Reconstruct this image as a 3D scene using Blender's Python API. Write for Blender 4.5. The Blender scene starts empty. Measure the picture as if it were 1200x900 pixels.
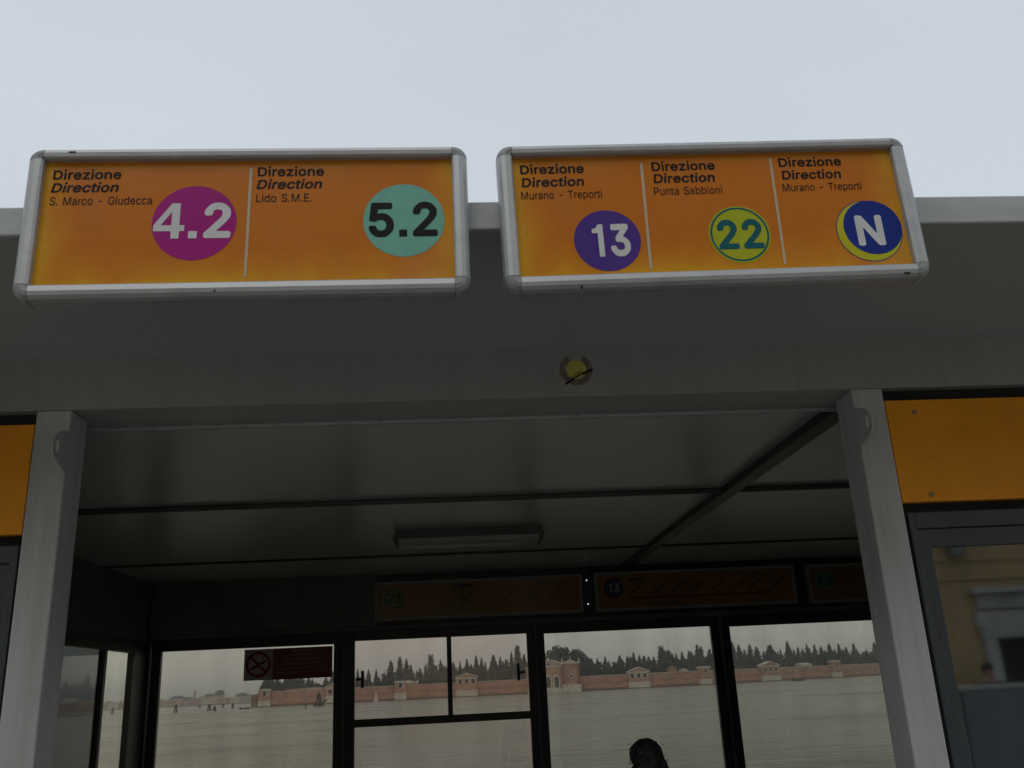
import bpy, math, random, json
from mathutils import Vector, Matrix
R = math.radians
S = bpy.context.scene
C = S.collection
EYE = 2.5            # camera height above the lagoon, metres
random.seed(11)

# ------------------------------------------------------------------ camera
cam_d = bpy.data.cameras.new('camera')
cam_d.sensor_fit = 'HORIZONTAL'; cam_d.sensor_width = 36.0
cam_d.lens = 36.0 * 1079.06 / 1200.0
cam_d.clip_start = 0.05; cam_d.clip_end = 20000
cam = bpy.data.objects.new('camera', cam_d); C.objects.link(cam); S.camera = cam
pi_, ro_, ya_ = 0.31868909, 0.04933205, 0.07486788
F = Vector((math.sin(ya_)*math.cos(pi_), math.cos(ya_)*math.cos(pi_), math.sin(pi_)))
R0 = Vector((math.cos(ya_), -math.sin(ya_), 0)); U0 = R0.cross(F)
RR = R0*math.cos(ro_) - U0*math.sin(ro_); UU = R0*math.sin(ro_) + U0*math.cos(ro_)
M = Matrix.Identity(4)
for i in range(3):
    M[i][0] = RR[i]; M[i][1] = UU[i]; M[i][2] = -F[i]
M[0][3], M[1][3], M[2][3] = 0, 0, EYE
cam.matrix_world = M

# ------------------------------------------------------------------ world: overcast
SUN_EL, SUN_ROT = R(50), R(200)      # sun high behind thick cloud, behind the viewer to the left
w = bpy.data.worlds.new('World'); S.world = w; w.use_nodes = True
nt = w.node_tree; nt.nodes.clear()
def wn(t, **k):
    n = nt.nodes.new(t)
    for a, b in k.items(): setattr(n, a, b)
    return n
out = wn('ShaderNodeOutputWorld'); bg = wn('ShaderNodeBackground'); bg.inputs[1].default_value = 0.1
sky = wn('ShaderNodeTexSky', sky_type='NISHITA', sun_disc=False)
sky.sun_elevation = SUN_EL; sky.sun_rotation = SUN_ROT
tc = wn('ShaderNodeTexCoord'); mp = wn('ShaderNodeMapping'); mp.inputs['Scale'].default_value = (1, 1, 3.0)
nz = wn('ShaderNodeTexNoise'); nz.inputs['Scale'].default_value = 1.3; nz.inputs['Detail'].default_value = 3; nz.inputs['Roughness'].default_value = .45
cr = wn('ShaderNodeValToRGB')
cr.color_ramp.elements[0].position = .3; cr.color_ramp.elements[0].color = (6.0, 6.5, 7.15, 1)
cr.color_ramp.elements[1].position = .7; cr.color_ramp.elements[1].color = (6.55, 7.1, 7.75, 1)
mx = wn('ShaderNodeMixRGB'); mx.inputs[0].default_value = .93
L = nt.links.new
L(tc.outputs['Generated'], mp.inputs[0]); L(mp.outputs[0], nz.inputs['Vector']); L(nz.outputs['Fac'], cr.inputs[0])
L(sky.outputs[0], mx.inputs[1]); L(cr.outputs[0], mx.inputs[2]); L(mx.outputs[0], bg.inputs[0]); L(bg.outputs[0], out.inputs[0])

# ------------------------------------------------------------------ sun through cloud
sd = bpy.data.lights.new('sun', 'SUN'); sd.energy = 0.5; sd.angle = R(40); sd.color = (1, .97, .93)
so = bpy.data.objects.new('sun', sd); C.objects.link(so)
sv = Vector((math.sin(SUN_ROT)*math.cos(SUN_EL), math.cos(SUN_ROT)*math.cos(SUN_EL), math.sin(SUN_EL)))
so.rotation_euler = sv.to_track_quat('Z', 'Y').to_euler(); so.location = (0, 0, 40)

S.view_settings.view_transform = 'Standard'; S.view_settings.look = 'None'
S.view_settings.exposure = 0; S.view_settings.gamma = 1; S.view_settings.use_curve_mapping = False
S.render.engine = 'CYCLES'
S.cycles.max_bounces = 10; S.cycles.diffuse_bounces = 5; S.cycles.glossy_bounces = 5
S.cycles.transparent_max_bounces = 24; S.cycles.volume_bounces = 1
S.cycles.use_denoising = True

# ------------------------------------------------------------------ materials
class Nodes:
    def __init__(s, name):
        s.m = bpy.data.materials.new(name); s.m.use_nodes = True
        s.t = s.m.node_tree; s.b = s.t.nodes['Principled BSDF']; s.o = s.t.nodes['Material Output']
    def n(s, t, **k):
        x = s.t.nodes.new(t)
        for a, b in k.items(): setattr(x, a, b)
        return x
    def l(s, a, b): s.t.links.new(a, b)

def paint(name, col, rough=.5, metal=0., var=.12, scale=4., bump=.0, stretch=(1, 1, 1), col2=None, rvar=.12, spec=.5, bscale=60):
    """painted / mineral surface with worn, uneven colour and sheen"""
    N = Nodes(name)
    tc = N.n('ShaderNodeTexCoord'); mp = N.n('ShaderNodeMapping'); mp.inputs['Scale'].default_value = stretch
    N.l(tc.outputs['Object'], mp.inputs[0])
    nz = N.n('ShaderNodeTexNoise'); nz.inputs['Scale'].default_value = scale; nz.inputs['Detail'].default_value = 7; nz.inputs['Roughness'].default_value = .62
    N.l(mp.outputs[0], nz.inputs['Vector'])
    cr = N.n('ShaderNodeValToRGB'); e = cr.color_ramp.elements
    c2 = col2 or [c*(1-var) for c in col]
    hi = [min(1, c*(1+var*.5)) for c in col]
    e[0].position = .32; e[0].color = (*c2, 1); e[1].position = .62; e[1].color = (*hi, 1)
    N.l(nz.outputs['Fac'], cr.inputs[0]); N.l(cr.outputs[0], N.b.inputs['Base Color'])
    mr = N.n('ShaderNodeMapRange'); mr.inputs[3].default_value = max(.03, rough-rvar); mr.inputs[4].default_value = min(1, rough+rvar)
    N.l(nz.outputs['Fac'], mr.inputs[0]); N.l(mr.outputs[0], N.b.inputs['Roughness'])
    N.b.inputs['Metallic'].default_value = metal
    N.b.inputs['Specular IOR Level'].default_value = spec
    if bump:
        n2 = N.n('ShaderNodeTexNoise'); n2.inputs['Scale'].default_value = bscale; n2.inputs['Detail'].default_value = 4
        N.l(mp.outputs[0], n2.inputs['Vector'])
        bp = N.n('ShaderNodeBump'); bp.inputs['Strength'].default_value = bump; bp.inputs['Distance'].default_value = .01
        N.l(n2.outputs['Fac'], bp.inputs['Height']); N.l(bp.outputs[0], N.b.inputs['Normal'])
    return N.m

def streaked(name, col, dirt, rough=.4, amount=.35, spec=.5):
    """pale lacquer with rain streaks running down it and small dark specks"""
    N = Nodes(name)
    tc = N.n('ShaderNodeTexCoord'); mp = N.n('ShaderNodeMapping'); mp.inputs['Scale'].default_value = (9, 9, .7)
    N.l(tc.outputs['Object'], mp.inputs[0])
    a = N.n('ShaderNodeTexNoise'); a.inputs['Scale'].default_value = 2.2; a.inputs['Detail'].default_value = 8; a.inputs['Roughness'].default_value = .6
    N.l(mp.outputs[0], a.inputs['Vector'])
    b = N.n('ShaderNodeTexNoise'); b.inputs['Scale'].default_value = 1.6; b.inputs['Detail'].default_value = 5
    N.l(tc.outputs['Object'], b.inputs['Vector'])
    r1 = N.n('ShaderNodeMapRange'); r1.inputs[1].default_value = .42; r1.inputs[2].default_value = .8; r1.inputs[4].default_value = amount
    N.l(a.outputs['Fac'], r1.inputs[0])
    r2 = N.n('ShaderNodeMapRange'); r2.inputs[1].default_value = .4; r2.inputs[2].default_value = .7; r2.inputs[4].default_value = amount*.6
    N.l(b.outputs['Fac'], r2.inputs[0])
    ad = N.n('ShaderNodeMath', operation='ADD'); N.l(r1.outputs[0], ad.inputs[0]); N.l(r2.outputs[0], ad.inputs[1])
    v = N.n('ShaderNodeTexVoronoi'); v.inputs['Scale'].default_value = 11; N.l(tc.outputs['Object'], v.inputs['Vector'])
    lt = N.n('ShaderNodeMath', operation='LESS_THAN'); lt.inputs[1].default_value = .035; N.l(v.outputs['Distance'], lt.inputs[0])
    ml = N.n('ShaderNodeMath', operation='MULTIPLY'); ml.inputs[1].default_value = .5; N.l(lt.outputs[0], ml.inputs[0])
    ad2 = N.n('ShaderNodeMath', operation='ADD', use_clamp=True); N.l(ad.outputs[0], ad2.inputs[0]); N.l(ml.outputs[0], ad2.inputs[1])
    mx = N.n('ShaderNodeMixRGB'); mx.inputs[1].default_value = (*col, 1); mx.inputs[2].default_value = (*dirt, 1)
    N.l(ad2.outputs[0], mx.inputs[0]); N.l(mx.outputs[0], N.b.inputs['Base Color'])
    mr = N.n('ShaderNodeMapRange'); mr.inputs[3].default_value = rough-.08; mr.inputs[4].default_value = rough+.15
    N.l(b.outputs['Fac'], mr.inputs[0]); N.l(mr.outputs[0], N.b.inputs['Roughness'])
    N.b.inputs['Specular IOR Level'].default_value = spec
    return N.m

def glass(name, tint, gloss=.06, rough=.02, grime=.25, ior=1.5):
    """thin tinted pane: what is behind it shows through, plus a mirror image and a little grime"""
    N = Nodes(name); N.t.nodes.remove(N.b)
    tr = N.n('ShaderNodeBsdfTransparent')
    gl = N.n('ShaderNodeBsdfGlossy'); gl.inputs['Roughness'].default_value = rough; gl.inputs['Color'].default_value = (.9, .93, .95, 1)
    tc = N.n('ShaderNodeTexCoord'); mp = N.n('ShaderNodeMapping'); mp.inputs['Scale'].default_value = (3, 3, .6)
    N.l(tc.outputs['Object'], mp.inputs[0])
    nz = N.n('ShaderNodeTexNoise'); nz.inputs['Scale'].default_value = 1.3; nz.inputs['Detail'].default_value = 4
    N.l(mp.outputs[0], nz.inputs['Vector'])
    cr = N.n('ShaderNodeValToRGB'); e = cr.color_ramp.elements
    e[0].position = .3; e[0].color = (*[t*(1-grime*.35) for t in tint], 1); e[1].position = .7; e[1].color = (*tint, 1)
    N.l(nz.outputs['Fac'], cr.inputs[0]); N.l(cr.outputs[0], tr.inputs[0])
    fr = N.n('ShaderNodeFresnel'); fr.inputs[0].default_value = ior
    ad = N.n('ShaderNodeMath', operation='ADD', use_clamp=True); ad.inputs[1].default_value = gloss; N.l(fr.outputs[0], ad.inputs[0])
    ge = N.n('ShaderNodeNewGeometry'); fb = N.n('ShaderNodeMath', operation='SUBTRACT'); fb.inputs[0].default_value = 1; N.l(ge.outputs['Backfacing'], fb.inputs[1])
    fm = N.n('ShaderNodeMath', operation='MULTIPLY'); N.l(ad.outputs[0], fm.inputs[0]); N.l(fb.outputs[0], fm.inputs[1])
    mx = N.n('ShaderNodeMixShader'); N.l(fm.outputs[0], mx.inputs[0]); N.l(tr.outputs[0], mx.inputs[1]); N.l(gl.outputs[0], mx.inputs[2])
    N.l(mx.outputs[0], N.o.inputs[0])
    return N.m

MAT = {}
MAT['beam_steel'] = streaked('beam_steel', (.33, .325, .30), (.20, .19, .165), .36)
MAT['white_steel'] = streaked('white_steel', (.50, .51, .495), (.24, .23, .20), .34, .46)
MAT['soffit_steel'] = streaked('soffit_steel', (.365, .39, .38), (.25, .27, .262), .45, .2)
MAT['ceiling'] = paint('ceiling_sheet', (.49, .47, .45), .29, 0, .06, .8, rvar=.02, spec=.6)
MAT['edge_alu'] = paint('roof_edge_metal', (.42, .43, .43), .42, .0, .15, 3, stretch=(1, 1, 3))
MAT['alu'] = paint('brushed_aluminium', (.43, .435, .43), .42, .45, .10, 8, .05, (1, 2, 2), bscale=120)
MAT['corner_plastic'] = paint('grey_plastic_corner', (.27, .275, .27), .42, 0, .3, 30)
MAT['black'] = paint('black_frame', (.012, .013, .014), .42, 0, .3, 6)
MAT['black_gap'] = paint('black_gasket', (.008, .008, .008), .8, 0, .3, 6)
MAT['dark_panel'] = paint('dark_wall_panel', (.11, .108, .10), .5, 0, .25, 2.5)
MAT['blue_grey'] = paint('blue_grey_frame', (.048, .056, .064), .38, 0, .18, 4, stretch=(1, 1, .4))
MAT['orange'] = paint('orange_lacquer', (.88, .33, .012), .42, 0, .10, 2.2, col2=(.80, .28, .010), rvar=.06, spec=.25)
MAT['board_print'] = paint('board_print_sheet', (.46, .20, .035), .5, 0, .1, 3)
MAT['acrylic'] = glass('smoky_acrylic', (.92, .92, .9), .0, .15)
MAT['screw'] = paint('dull_screw', (.30, .19, .10), .5, .3, .3, 40)
MAT['cable'] = paint('grey_cable', (.16, .16, .15), .5)
MAT['deck'] = paint('chequered_deck', (.17, .17, .16), .7, 0, .4, 5, .4)
MAT['hull'] = paint('pontoon_hull', (.05, .06, .05), .6, 0, .4, 3, .2)
MAT['stone'] = paint('istrian_stone', (.50, .49, .455), .75, 0, .28, 1.1, .3, bscale=14)
MAT['quay'] = paint('quay_paving', (.36, .355, .335), .8, 0, .3, 1.3, .3, bscale=20)
MAT['ochre'] = paint('ochre_plaster', (.50, .37, .18), .85, 0, .3, .9, .3, stretch=(1, 1, .5), col2=(.36, .26, .12), bscale=10)
MAT['dark_open'] = paint('dark_opening', (.02, .02, .018), .5)
MAT['shutter'] = paint('grey_green_shutter', (.20, .23, .20), .6)
MAT['hoarding'] = paint('grey_blue_hoarding', (.22, .26, .245), .6, 0, .2, 1.5)
MAT['hair'] = paint('dark_hair', (.018, .014, .011), .55, 0, .5, 30, .6, (1, 1, .2), bscale=90)
MAT['skin'] = paint('skin', (.45, .27, .19), .55, 0, .1, 6)
MAT['coat'] = paint('dark_coat', (.025, .026, .03), .85, 0, .3, 20, .3)
MAT['jeans'] = paint('dark_trousers', (.035, .045, .07), .85, 0, .3, 20)
MAT['shoe'] = paint('black_shoe', (.02, .02, .02), .5)
MAT['khaki'] = paint('khaki_jacket', (.14, .13, .09), .85, 0, .3, 20)
MAT['leaf_dark'] = paint('cypress_leaf', (.025, .031, .020), .8, 0, .5, .25, col2=(.018, .024, .016))
MAT['leaf_pale'] = paint('pale_cypress_leaf', (.060, .068, .030), .8, 0, .4, .3, col2=(.035, .042, .02))
MAT['leaf_pine'] = paint('pine_leaf', (.019, .024, .017), .8, 0, .5, .3, col2=(.014, .018, .013))
MAT['bark'] = paint('bark', (.10, .07, .05), .9, 0, .4, 3)
MAT['wood'] = paint('wet_timber', (.075, .065, .052), .8, 0, .5, 3, .4, (2, 2, .4))
MAT['brick'] = paint('old_red_brick', (.44, .245, .165), .85, 0, .45, .22, .3, (1, 1, 2.5), col2=(.27, .165, .12), bscale=3)
MAT['brick_low'] = paint('damp_brick', (.26, .12, .085), .9, 0, .4, .12, .3, (1, 1, 3), col2=(.17, .095, .075))
MAT['white_stone'] = paint('white_istrian_stone', (.60, .56, .49), .75, 0, .35, .7, .2, col2=(.42, .38, .32), bscale=5)
MAT['algae'] = paint('waterline_algae', (.09, .085, .05), .8, 0, .5, .3)
MAT['roof_tile'] = paint('terracotta_tiles', (.32, .20, .15), .85, 0, .3, 1)
MAT['house_pink'] = paint('pink_plaster', (.40, .31, .27), .85, 0, .2, .05)
MAT['house_cream'] = paint('cream_plaster', (.55, .47, .36), .85, 0, .2, .05)
MAT['house_grey'] = paint('grey_plaster', (.33, .31, .29), .85, 0, .2, .05)
MAT['far_green'] = paint('far_foliage', (.05, .055, .035), .9, 0, .4, .05)
MAT['mud'] = paint('island_soil', (.14, .12, .08), .9)
MAT['white_boat'] = paint('white_gelcoat', (.7, .7, .68), .4)
MAT['lamp_body'] = paint('lamp_body_grey', (.30, .30, .28), .45)
MAT['lamp_cover'] = paint('frosted_lamp_cover', (.42, .42, .39), .3)
MAT['print_black'] = paint('printed_black', (.010, .009, .009), .4, 0, .1, 5, spec=.12)
MAT['print_white'] = paint('printed_white', (.60, .60, .585), .4, 0, .08, 12, spec=.15)
MAT['print_magenta'] = paint('printed_magenta', (.34, .010, .18), .4, 0, .08, 8, spec=.12)
MAT['print_teal'] = paint('printed_teal', (.17, .42, .33), .4, 0, .08, 8, spec=.12)
MAT['print_violet'] = paint('printed_violet', (.07, .03, .22), .4, 0, .08, 8, spec=.12)
MAT['print_yellow'] = paint('printed_yellow', (.48, .45, .015), .4, 0, .06, 8, spec=.12)
MAT['print_lime'] = paint('printed_lime', (.38, .41, .015), .4, 0, .06, 8, spec=.12)
MAT['print_green'] = paint('printed_blue_green', (.008, .10, .115), .4, 0, .06, 8, spec=.12)
MAT['print_blue'] = paint('printed_blue', (.010, .030, .21), .4, 0, .06, 8, spec=.12)
MAT['print_red'] = paint('printed_red', (.25, .01, .016), .4, 0, .06, 8, spec=.12)
MAT['print_line'] = paint('printed_pale_line', (.5, .40, .28), .4, 0, .06, 8, spec=.12)
MAT['notice_dark_red'] = paint('notice_dark_red', (.20, .02, .03), .4, 0, .1, 6)
MAT['notice_white'] = paint('notice_white', (.42, .40, .37), .4, 0, .1, 6)
MAT['sticker_brown'] = paint('sticker_brown', (.17, .13, .075), .5, 0, .5, 60)
MAT['sticker_yellow'] = paint('sticker_yellow', (.52, .46, .07), .5, 0, .25, 40)
MAT['sticker_grey'] = paint('sticker_torn_paper', (.33, .29, .27), .7, 0, .4, 60)
MAT['glass_a'] = glass('brown_tinted_glass', (.775, .73, .635), .02)
MAT['glass_side'] = glass('side_tinted_glass', (.80, .76, .65), 0, ior=1.2)
MAT['glass_b'] = glass('rosy_tinted_glass', (.765, .70, .62), .02)
MAT['glass_c'] = glass('green_tinted_glass', (.735, .705, .625), .02)
MAT['glass_dark'] = glass('doubled_dark_glass', (.32, .32, .29), .05)
MAT['glass_mirror'] = glass('mirroring_dark_glass', (.22, .24, .24), .20, .032)
N = Nodes('leak_light'); N.b.inputs['Emission Color'].default_value = (.85, .92, 1, 1); N.b.inputs['Emission Strength'].default_value = 1.0; MAT['led'] = N.m  # emissive colour stands in for daylight leaking through two holes

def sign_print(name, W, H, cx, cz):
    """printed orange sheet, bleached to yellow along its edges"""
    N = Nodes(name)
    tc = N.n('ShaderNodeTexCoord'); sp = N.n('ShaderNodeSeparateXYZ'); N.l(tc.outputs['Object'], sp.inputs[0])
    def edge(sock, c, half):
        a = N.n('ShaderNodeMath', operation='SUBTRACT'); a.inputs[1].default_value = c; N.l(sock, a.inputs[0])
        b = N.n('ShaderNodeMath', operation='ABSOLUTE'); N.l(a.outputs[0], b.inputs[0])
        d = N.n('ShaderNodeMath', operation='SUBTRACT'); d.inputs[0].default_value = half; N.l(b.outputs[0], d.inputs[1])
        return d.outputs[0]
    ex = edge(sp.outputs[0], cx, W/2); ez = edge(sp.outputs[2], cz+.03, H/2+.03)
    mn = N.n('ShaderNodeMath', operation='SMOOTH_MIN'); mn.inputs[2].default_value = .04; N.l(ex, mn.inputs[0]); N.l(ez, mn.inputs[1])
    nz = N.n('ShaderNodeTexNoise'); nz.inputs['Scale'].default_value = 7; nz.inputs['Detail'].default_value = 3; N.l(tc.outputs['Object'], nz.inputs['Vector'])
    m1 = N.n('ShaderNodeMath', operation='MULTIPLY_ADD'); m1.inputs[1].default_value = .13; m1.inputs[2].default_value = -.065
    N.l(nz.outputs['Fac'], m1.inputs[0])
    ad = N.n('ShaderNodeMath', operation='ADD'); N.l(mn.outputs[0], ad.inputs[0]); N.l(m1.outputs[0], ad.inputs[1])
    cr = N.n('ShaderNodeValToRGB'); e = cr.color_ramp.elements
    e[0].position = 0; e[0].color = (.64, .315, .012, 1); e[1].position = .115; e[1].color = (.52, .150, .006, 1)  # colour ramp paints the backlit look, yellow edge to orange centre
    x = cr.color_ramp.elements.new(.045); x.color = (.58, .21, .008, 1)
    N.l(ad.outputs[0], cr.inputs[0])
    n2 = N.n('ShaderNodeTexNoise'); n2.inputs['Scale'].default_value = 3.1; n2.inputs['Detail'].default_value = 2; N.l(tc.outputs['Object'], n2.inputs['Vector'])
    r2 = N.n('ShaderNodeMapRange'); r2.inputs[1].default_value = .55; r2.inputs[2].default_value = .72; r2.inputs[4].default_value = .22; N.l(n2.outputs['Fac'], r2.inputs[0])  # reflected glare smudges painted in as pinkish patches
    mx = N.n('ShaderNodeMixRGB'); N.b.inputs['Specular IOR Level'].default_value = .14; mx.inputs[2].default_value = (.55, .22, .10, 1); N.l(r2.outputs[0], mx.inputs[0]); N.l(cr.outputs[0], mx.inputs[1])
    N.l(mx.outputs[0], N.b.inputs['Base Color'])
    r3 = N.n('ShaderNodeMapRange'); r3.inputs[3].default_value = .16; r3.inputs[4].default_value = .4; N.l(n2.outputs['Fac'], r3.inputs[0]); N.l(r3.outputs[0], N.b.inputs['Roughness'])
    dusted(N.m, .14, 12)
    return N.m

def dusted(m, amount=.12, scale=9):
    """thin dust film and fine scratches over a painted material"""
    t = m.node_tree; b = t.nodes['Principled BSDF']; src = b.inputs['Base Color'].links[0].from_socket
    tc = t.nodes.new('ShaderNodeTexCoord'); mp = t.nodes.new('ShaderNodeMapping'); mp.inputs['Scale'].default_value = (1, 1, .35); t.links.new(tc.outputs['Object'], mp.inputs[0])
    n = t.nodes.new('ShaderNodeTexNoise'); n.inputs['Scale'].default_value = scale; n.inputs['Detail'].default_value = 9; n.inputs['Roughness'].default_value = .7; t.links.new(mp.outputs[0], n.inputs['Vector'])
    r = t.nodes.new('ShaderNodeMapRange'); r.inputs[1].default_value = .5; r.inputs[2].default_value = .78; r.inputs[4].default_value = amount; t.links.new(n.outputs['Fac'], r.inputs[0])
    v = t.nodes.new('ShaderNodeTexNoise'); v.inputs['Scale'].default_value = 60; v.inputs['Detail'].default_value = 2; t.links.new(tc.outputs['Object'], v.inputs['Vector'])
    g = t.nodes.new('ShaderNodeMapRange'); g.inputs[1].default_value = .68; g.inputs[2].default_value = .74; g.inputs[4].default_value = amount*1.6; t.links.new(v.outputs['Fac'], g.inputs[0])
    a = t.nodes.new('ShaderNodeMath'); a.operation = 'ADD'; t.links.new(r.outputs[0], a.inputs[0]); t.links.new(g.outputs[0], a.inputs[1])
    x = t.nodes.new('ShaderNodeMixRGB'); x.inputs[2].default_value = (.20, .16, .12, 1); t.links.new(a.outputs[0], x.inputs[0]); t.links.new(src, x.inputs[1]); t.links.new(x.outputs[0], b.inputs['Base Color'])
for k_ in ('orange', 'alu', 'edge_alu', 'ceiling', 'blue_grey', 'print_white', 'print_magenta', 'print_teal', 'print_violet'): dusted(MAT[k_], .16 if k_ in ('alu', 'edge_alu') else .10)
def water_mat():
    N = Nodes('lagoon_water')
    tc = N.n('ShaderNodeTexCoord'); mp = N.n('ShaderNodeMapping'); mp.inputs['Scale'].default_value = (.55, 1.0, 1); mp.inputs['Rotation'].default_value = (0, 0, .12)
    N.l(tc.outputs['Object'], mp.inputs[0])
    hs = None
    for sc, wt in ((.8, .8), (2.4, .35), (.16, 1.0)):
        n = N.n('ShaderNodeTexNoise'); n.inputs['Scale'].default_value = sc; n.inputs['Detail'].default_value = 5; n.inputs['Roughness'].default_value = .55
        N.l(mp.outputs[0], n.inputs['Vector'])
        m = N.n('ShaderNodeMath', operation='MULTIPLY'); m.inputs[1].default_value = wt; N.l(n.outputs['Fac'], m.inputs[0])
        if hs is None: hs = m.outputs[0]
        else:
            a = N.n('ShaderNodeMath', operation='ADD'); N.l(hs, a.inputs[0]); N.l(m.outputs[0], a.inputs[1]); hs = a.outputs[0]
    bp = N.n('ShaderNodeBump'); bp.inputs['Strength'].default_value = 1.0; bp.inputs['Distance'].default_value = 2.0
    N.l(hs, bp.inputs['Height']); N.l(bp.outputs[0], N.b.inputs['Normal'])
    n = N.n('ShaderNodeTexNoise'); n.inputs['Scale'].default_value = .02; n.inputs['Detail'].default_value = 3; N.l(mp.outputs[0], n.inputs['Vector'])
    cr = N.n('ShaderNodeValToRGB'); cr.color_ramp.elements[0].position = .35; cr.color_ramp.elements[0].color = (.215, .22, .185, 1)
    cr.color_ramp.elements[1].position = .65; cr.color_ramp.elements[1].color = (.265, .265, .23, 1)
    N.l(n.outputs['Fac'], cr.inputs[0]); N.l(cr.outputs[0], N.b.inputs['Base Color'])
    N.b.inputs['Roughness'].default_value = .22; N.b.inputs['IOR'].default_value = 1.333
    g = N.n('ShaderNodeTexNoise'); g.inputs['Scale'].default_value = .05; g.inputs['Detail'].default_value = 4; g.inputs['Roughness'].default_value = .6; N.l(mp.outputs[0], g.inputs['Vector'])
    gr = N.n('ShaderNodeMapRange'); gr.inputs[1].default_value = .35; gr.inputs[2].default_value = .65; gr.inputs[3].default_value = .35; gr.inputs[4].default_value = 1.0; N.l(g.outputs['Fac'], gr.inputs[0]); N.l(gr.outputs[0], bp.inputs['Strength'])
    rr = N.n('ShaderNodeMapRange'); rr.inputs[1].default_value = .35; rr.inputs[2].default_value = .65; rr.inputs[3].default_value = .10; rr.inputs[4].default_value = .32; N.l(g.outputs['Fac'], rr.inputs[0]); N.l(rr.outputs[0], N.b.inputs['Roughness'])
    return N.m
MAT['water'] = water_mat()

# ------------------------------------------------------------------ mesh helpers
class MB:
    def __init__(s): s.v = []; s.f = []
    def add(s, vs, fs):
        k = len(s.v); s.v += [tuple(p) for p in vs]; s.f += [tuple(i+k for i in f) for f in fs]; return s
    def box(s, x0, x1, y0, y1, z0, z1):
        return s.add([(x0,y0,z0),(x1,y0,z0),(x1,y1,z0),(x0,y1,z0),(x0,y0,z1),(x1,y0,z1),(x1,y1,z1),(x0,y1,z1)],
                     [(0,3,2,1),(4,5,6,7),(0,1,5,4),(1,2,6,5),(2,3,7,6),(3,0,4,7)])
    def prism(s, poly, a, b, axis):
        """poly in the two other axes (in x,y,z order), extruded a..b along axis"""
        n = len(poly)
        def mk(p, t):
            return (t, p[0], p[1]) if axis == 'x' else (p[0], t, p[1]) if axis == 'y' else (p[0], p[1], t)
        vs = [mk(p, a) for p in poly] + [mk(p, b) for p in poly]
        fs = [tuple(range(n))[::-1], tuple(range(n, 2*n))] + [(i, (i+1) % n, (i+1) % n+n, i+n) for i in range(n)]
        return s.add(vs, fs)
    def cyl(s, c, r, h, axis='z', n=16, r2=None):
        r2 = r if r2 is None else r2
        vs = []
        for k, (t, rr) in enumerate(((0, r), (h, r2))):
            for i in range(n):
                a = 2*math.pi*i/n; u, v = rr*math.cos(a), rr*math.sin(a)
                vs.append((c[0]+u, c[1]+v, c[2]+t) if axis == 'z' else (c[0]+u, c[1]+t, c[2]+v) if axis == 'y' else (c[0]+t, c[1]+u, c[2]+v))
        fs = [tuple(range(n))[::-1], tuple(range(n, 2*n))] + [(i, (i+1) % n, (i+1) % n+n, i+n) for i in range(n)]
        return s.add(vs, fs)
    def tube(s, pts, r, n=8):
        P = [Vector(p) for p in pts]; rings = []
        for i, p in enumerate(P):
            d = (P[min(i+1, len(P)-1)]-P[max(i-1, 0)]).normalized()
            a = d.cross(Vector((0, 0, 1)) if abs(d.z) < .9 else Vector((1, 0, 0))).normalized(); b = d.cross(a)
            rr = r[i] if isinstance(r, (list, tuple)) else r
            rings.append([p+(a*math.cos(2*math.pi*k/n)+b*math.sin(2*math.pi*k/n))*rr for k in range(n)])
        vs = [q for g in rings for q in g]; fs = []
        for i in range(len(P)-1):
            for k in range(n): fs.append((i*n+k, i*n+(k+1) % n, (i+1)*n+(k+1) % n, (i+1)*n+k))
        fs += [tuple(range(n))[::-1], tuple(range((len(P)-1)*n, len(P)*n))]
        return s.add(vs, fs)
    def build(s, name, mat, parent=None, bevel=0, smooth=False, **tags):
        me = bpy.data.meshes.new(name)
        o_ = Vector(ORIG.get(parent.name, (0, 0, 0))) if parent else Vector((0, 0, 0))
        me.from_pydata([tuple(Vector(p)-o_) for p in s.v], [], s.f); me.validate(); me.update()
        me.materials.append(MAT[mat] if isinstance(mat, str) else mat)
        import bmesh
        bm = bmesh.new(); bm.from_mesh(me); bmesh.ops.recalc_face_normals(bm, faces=bm.faces); bm.to_mesh(me); bm.free()
        if smooth:
            for p in me.polygons: p.use_smooth = True
        o = bpy.data.objects.new(name, me); C.objects.link(o)
        if parent:
            o.parent = parent; ORIG[o.name] = tuple(o_)
        if bevel:
            m = o.modifiers.new('bevel', 'BEVEL'); m.width = bevel; m.segments = 2; m.limit_method = 'ANGLE'; m.angle_limit = R(40)
        for k, v in tags.items(): o['category' if k == 'cat' else k] = v
        return o
ORIG = {}
def thing(name, label, cat, loc=(0, 0, 0), group=None):
    o = bpy.data.objects.new(name, None); C.objects.link(o); o.location = loc; o.empty_display_size = .2
    o['label'] = label; o['category'] = cat
    if group: o['group'] = group
    ORIG[o.name] = tuple(loc); return o
def structure(name, mb, mat, **k):
    return mb.build(name, mat, None, kind='structure', **k)
def copy_thing(root, loc, label, group=None, scale=None, rz=None):
    r = root.copy(); C.objects.link(r); r.location = loc; r['label'] = label
    if group: r['group'] = group
    if scale is not None: r.scale = scale
    if rz is not None: r.rotation_euler = (0, 0, rz)
    for ch in list(root.children):
        c = ch.copy(); C.objects.link(c); c.parent = r
        for g in list(ch.children):
            d = g.copy(); C.objects.link(d); d.parent = c
    return r

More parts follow.
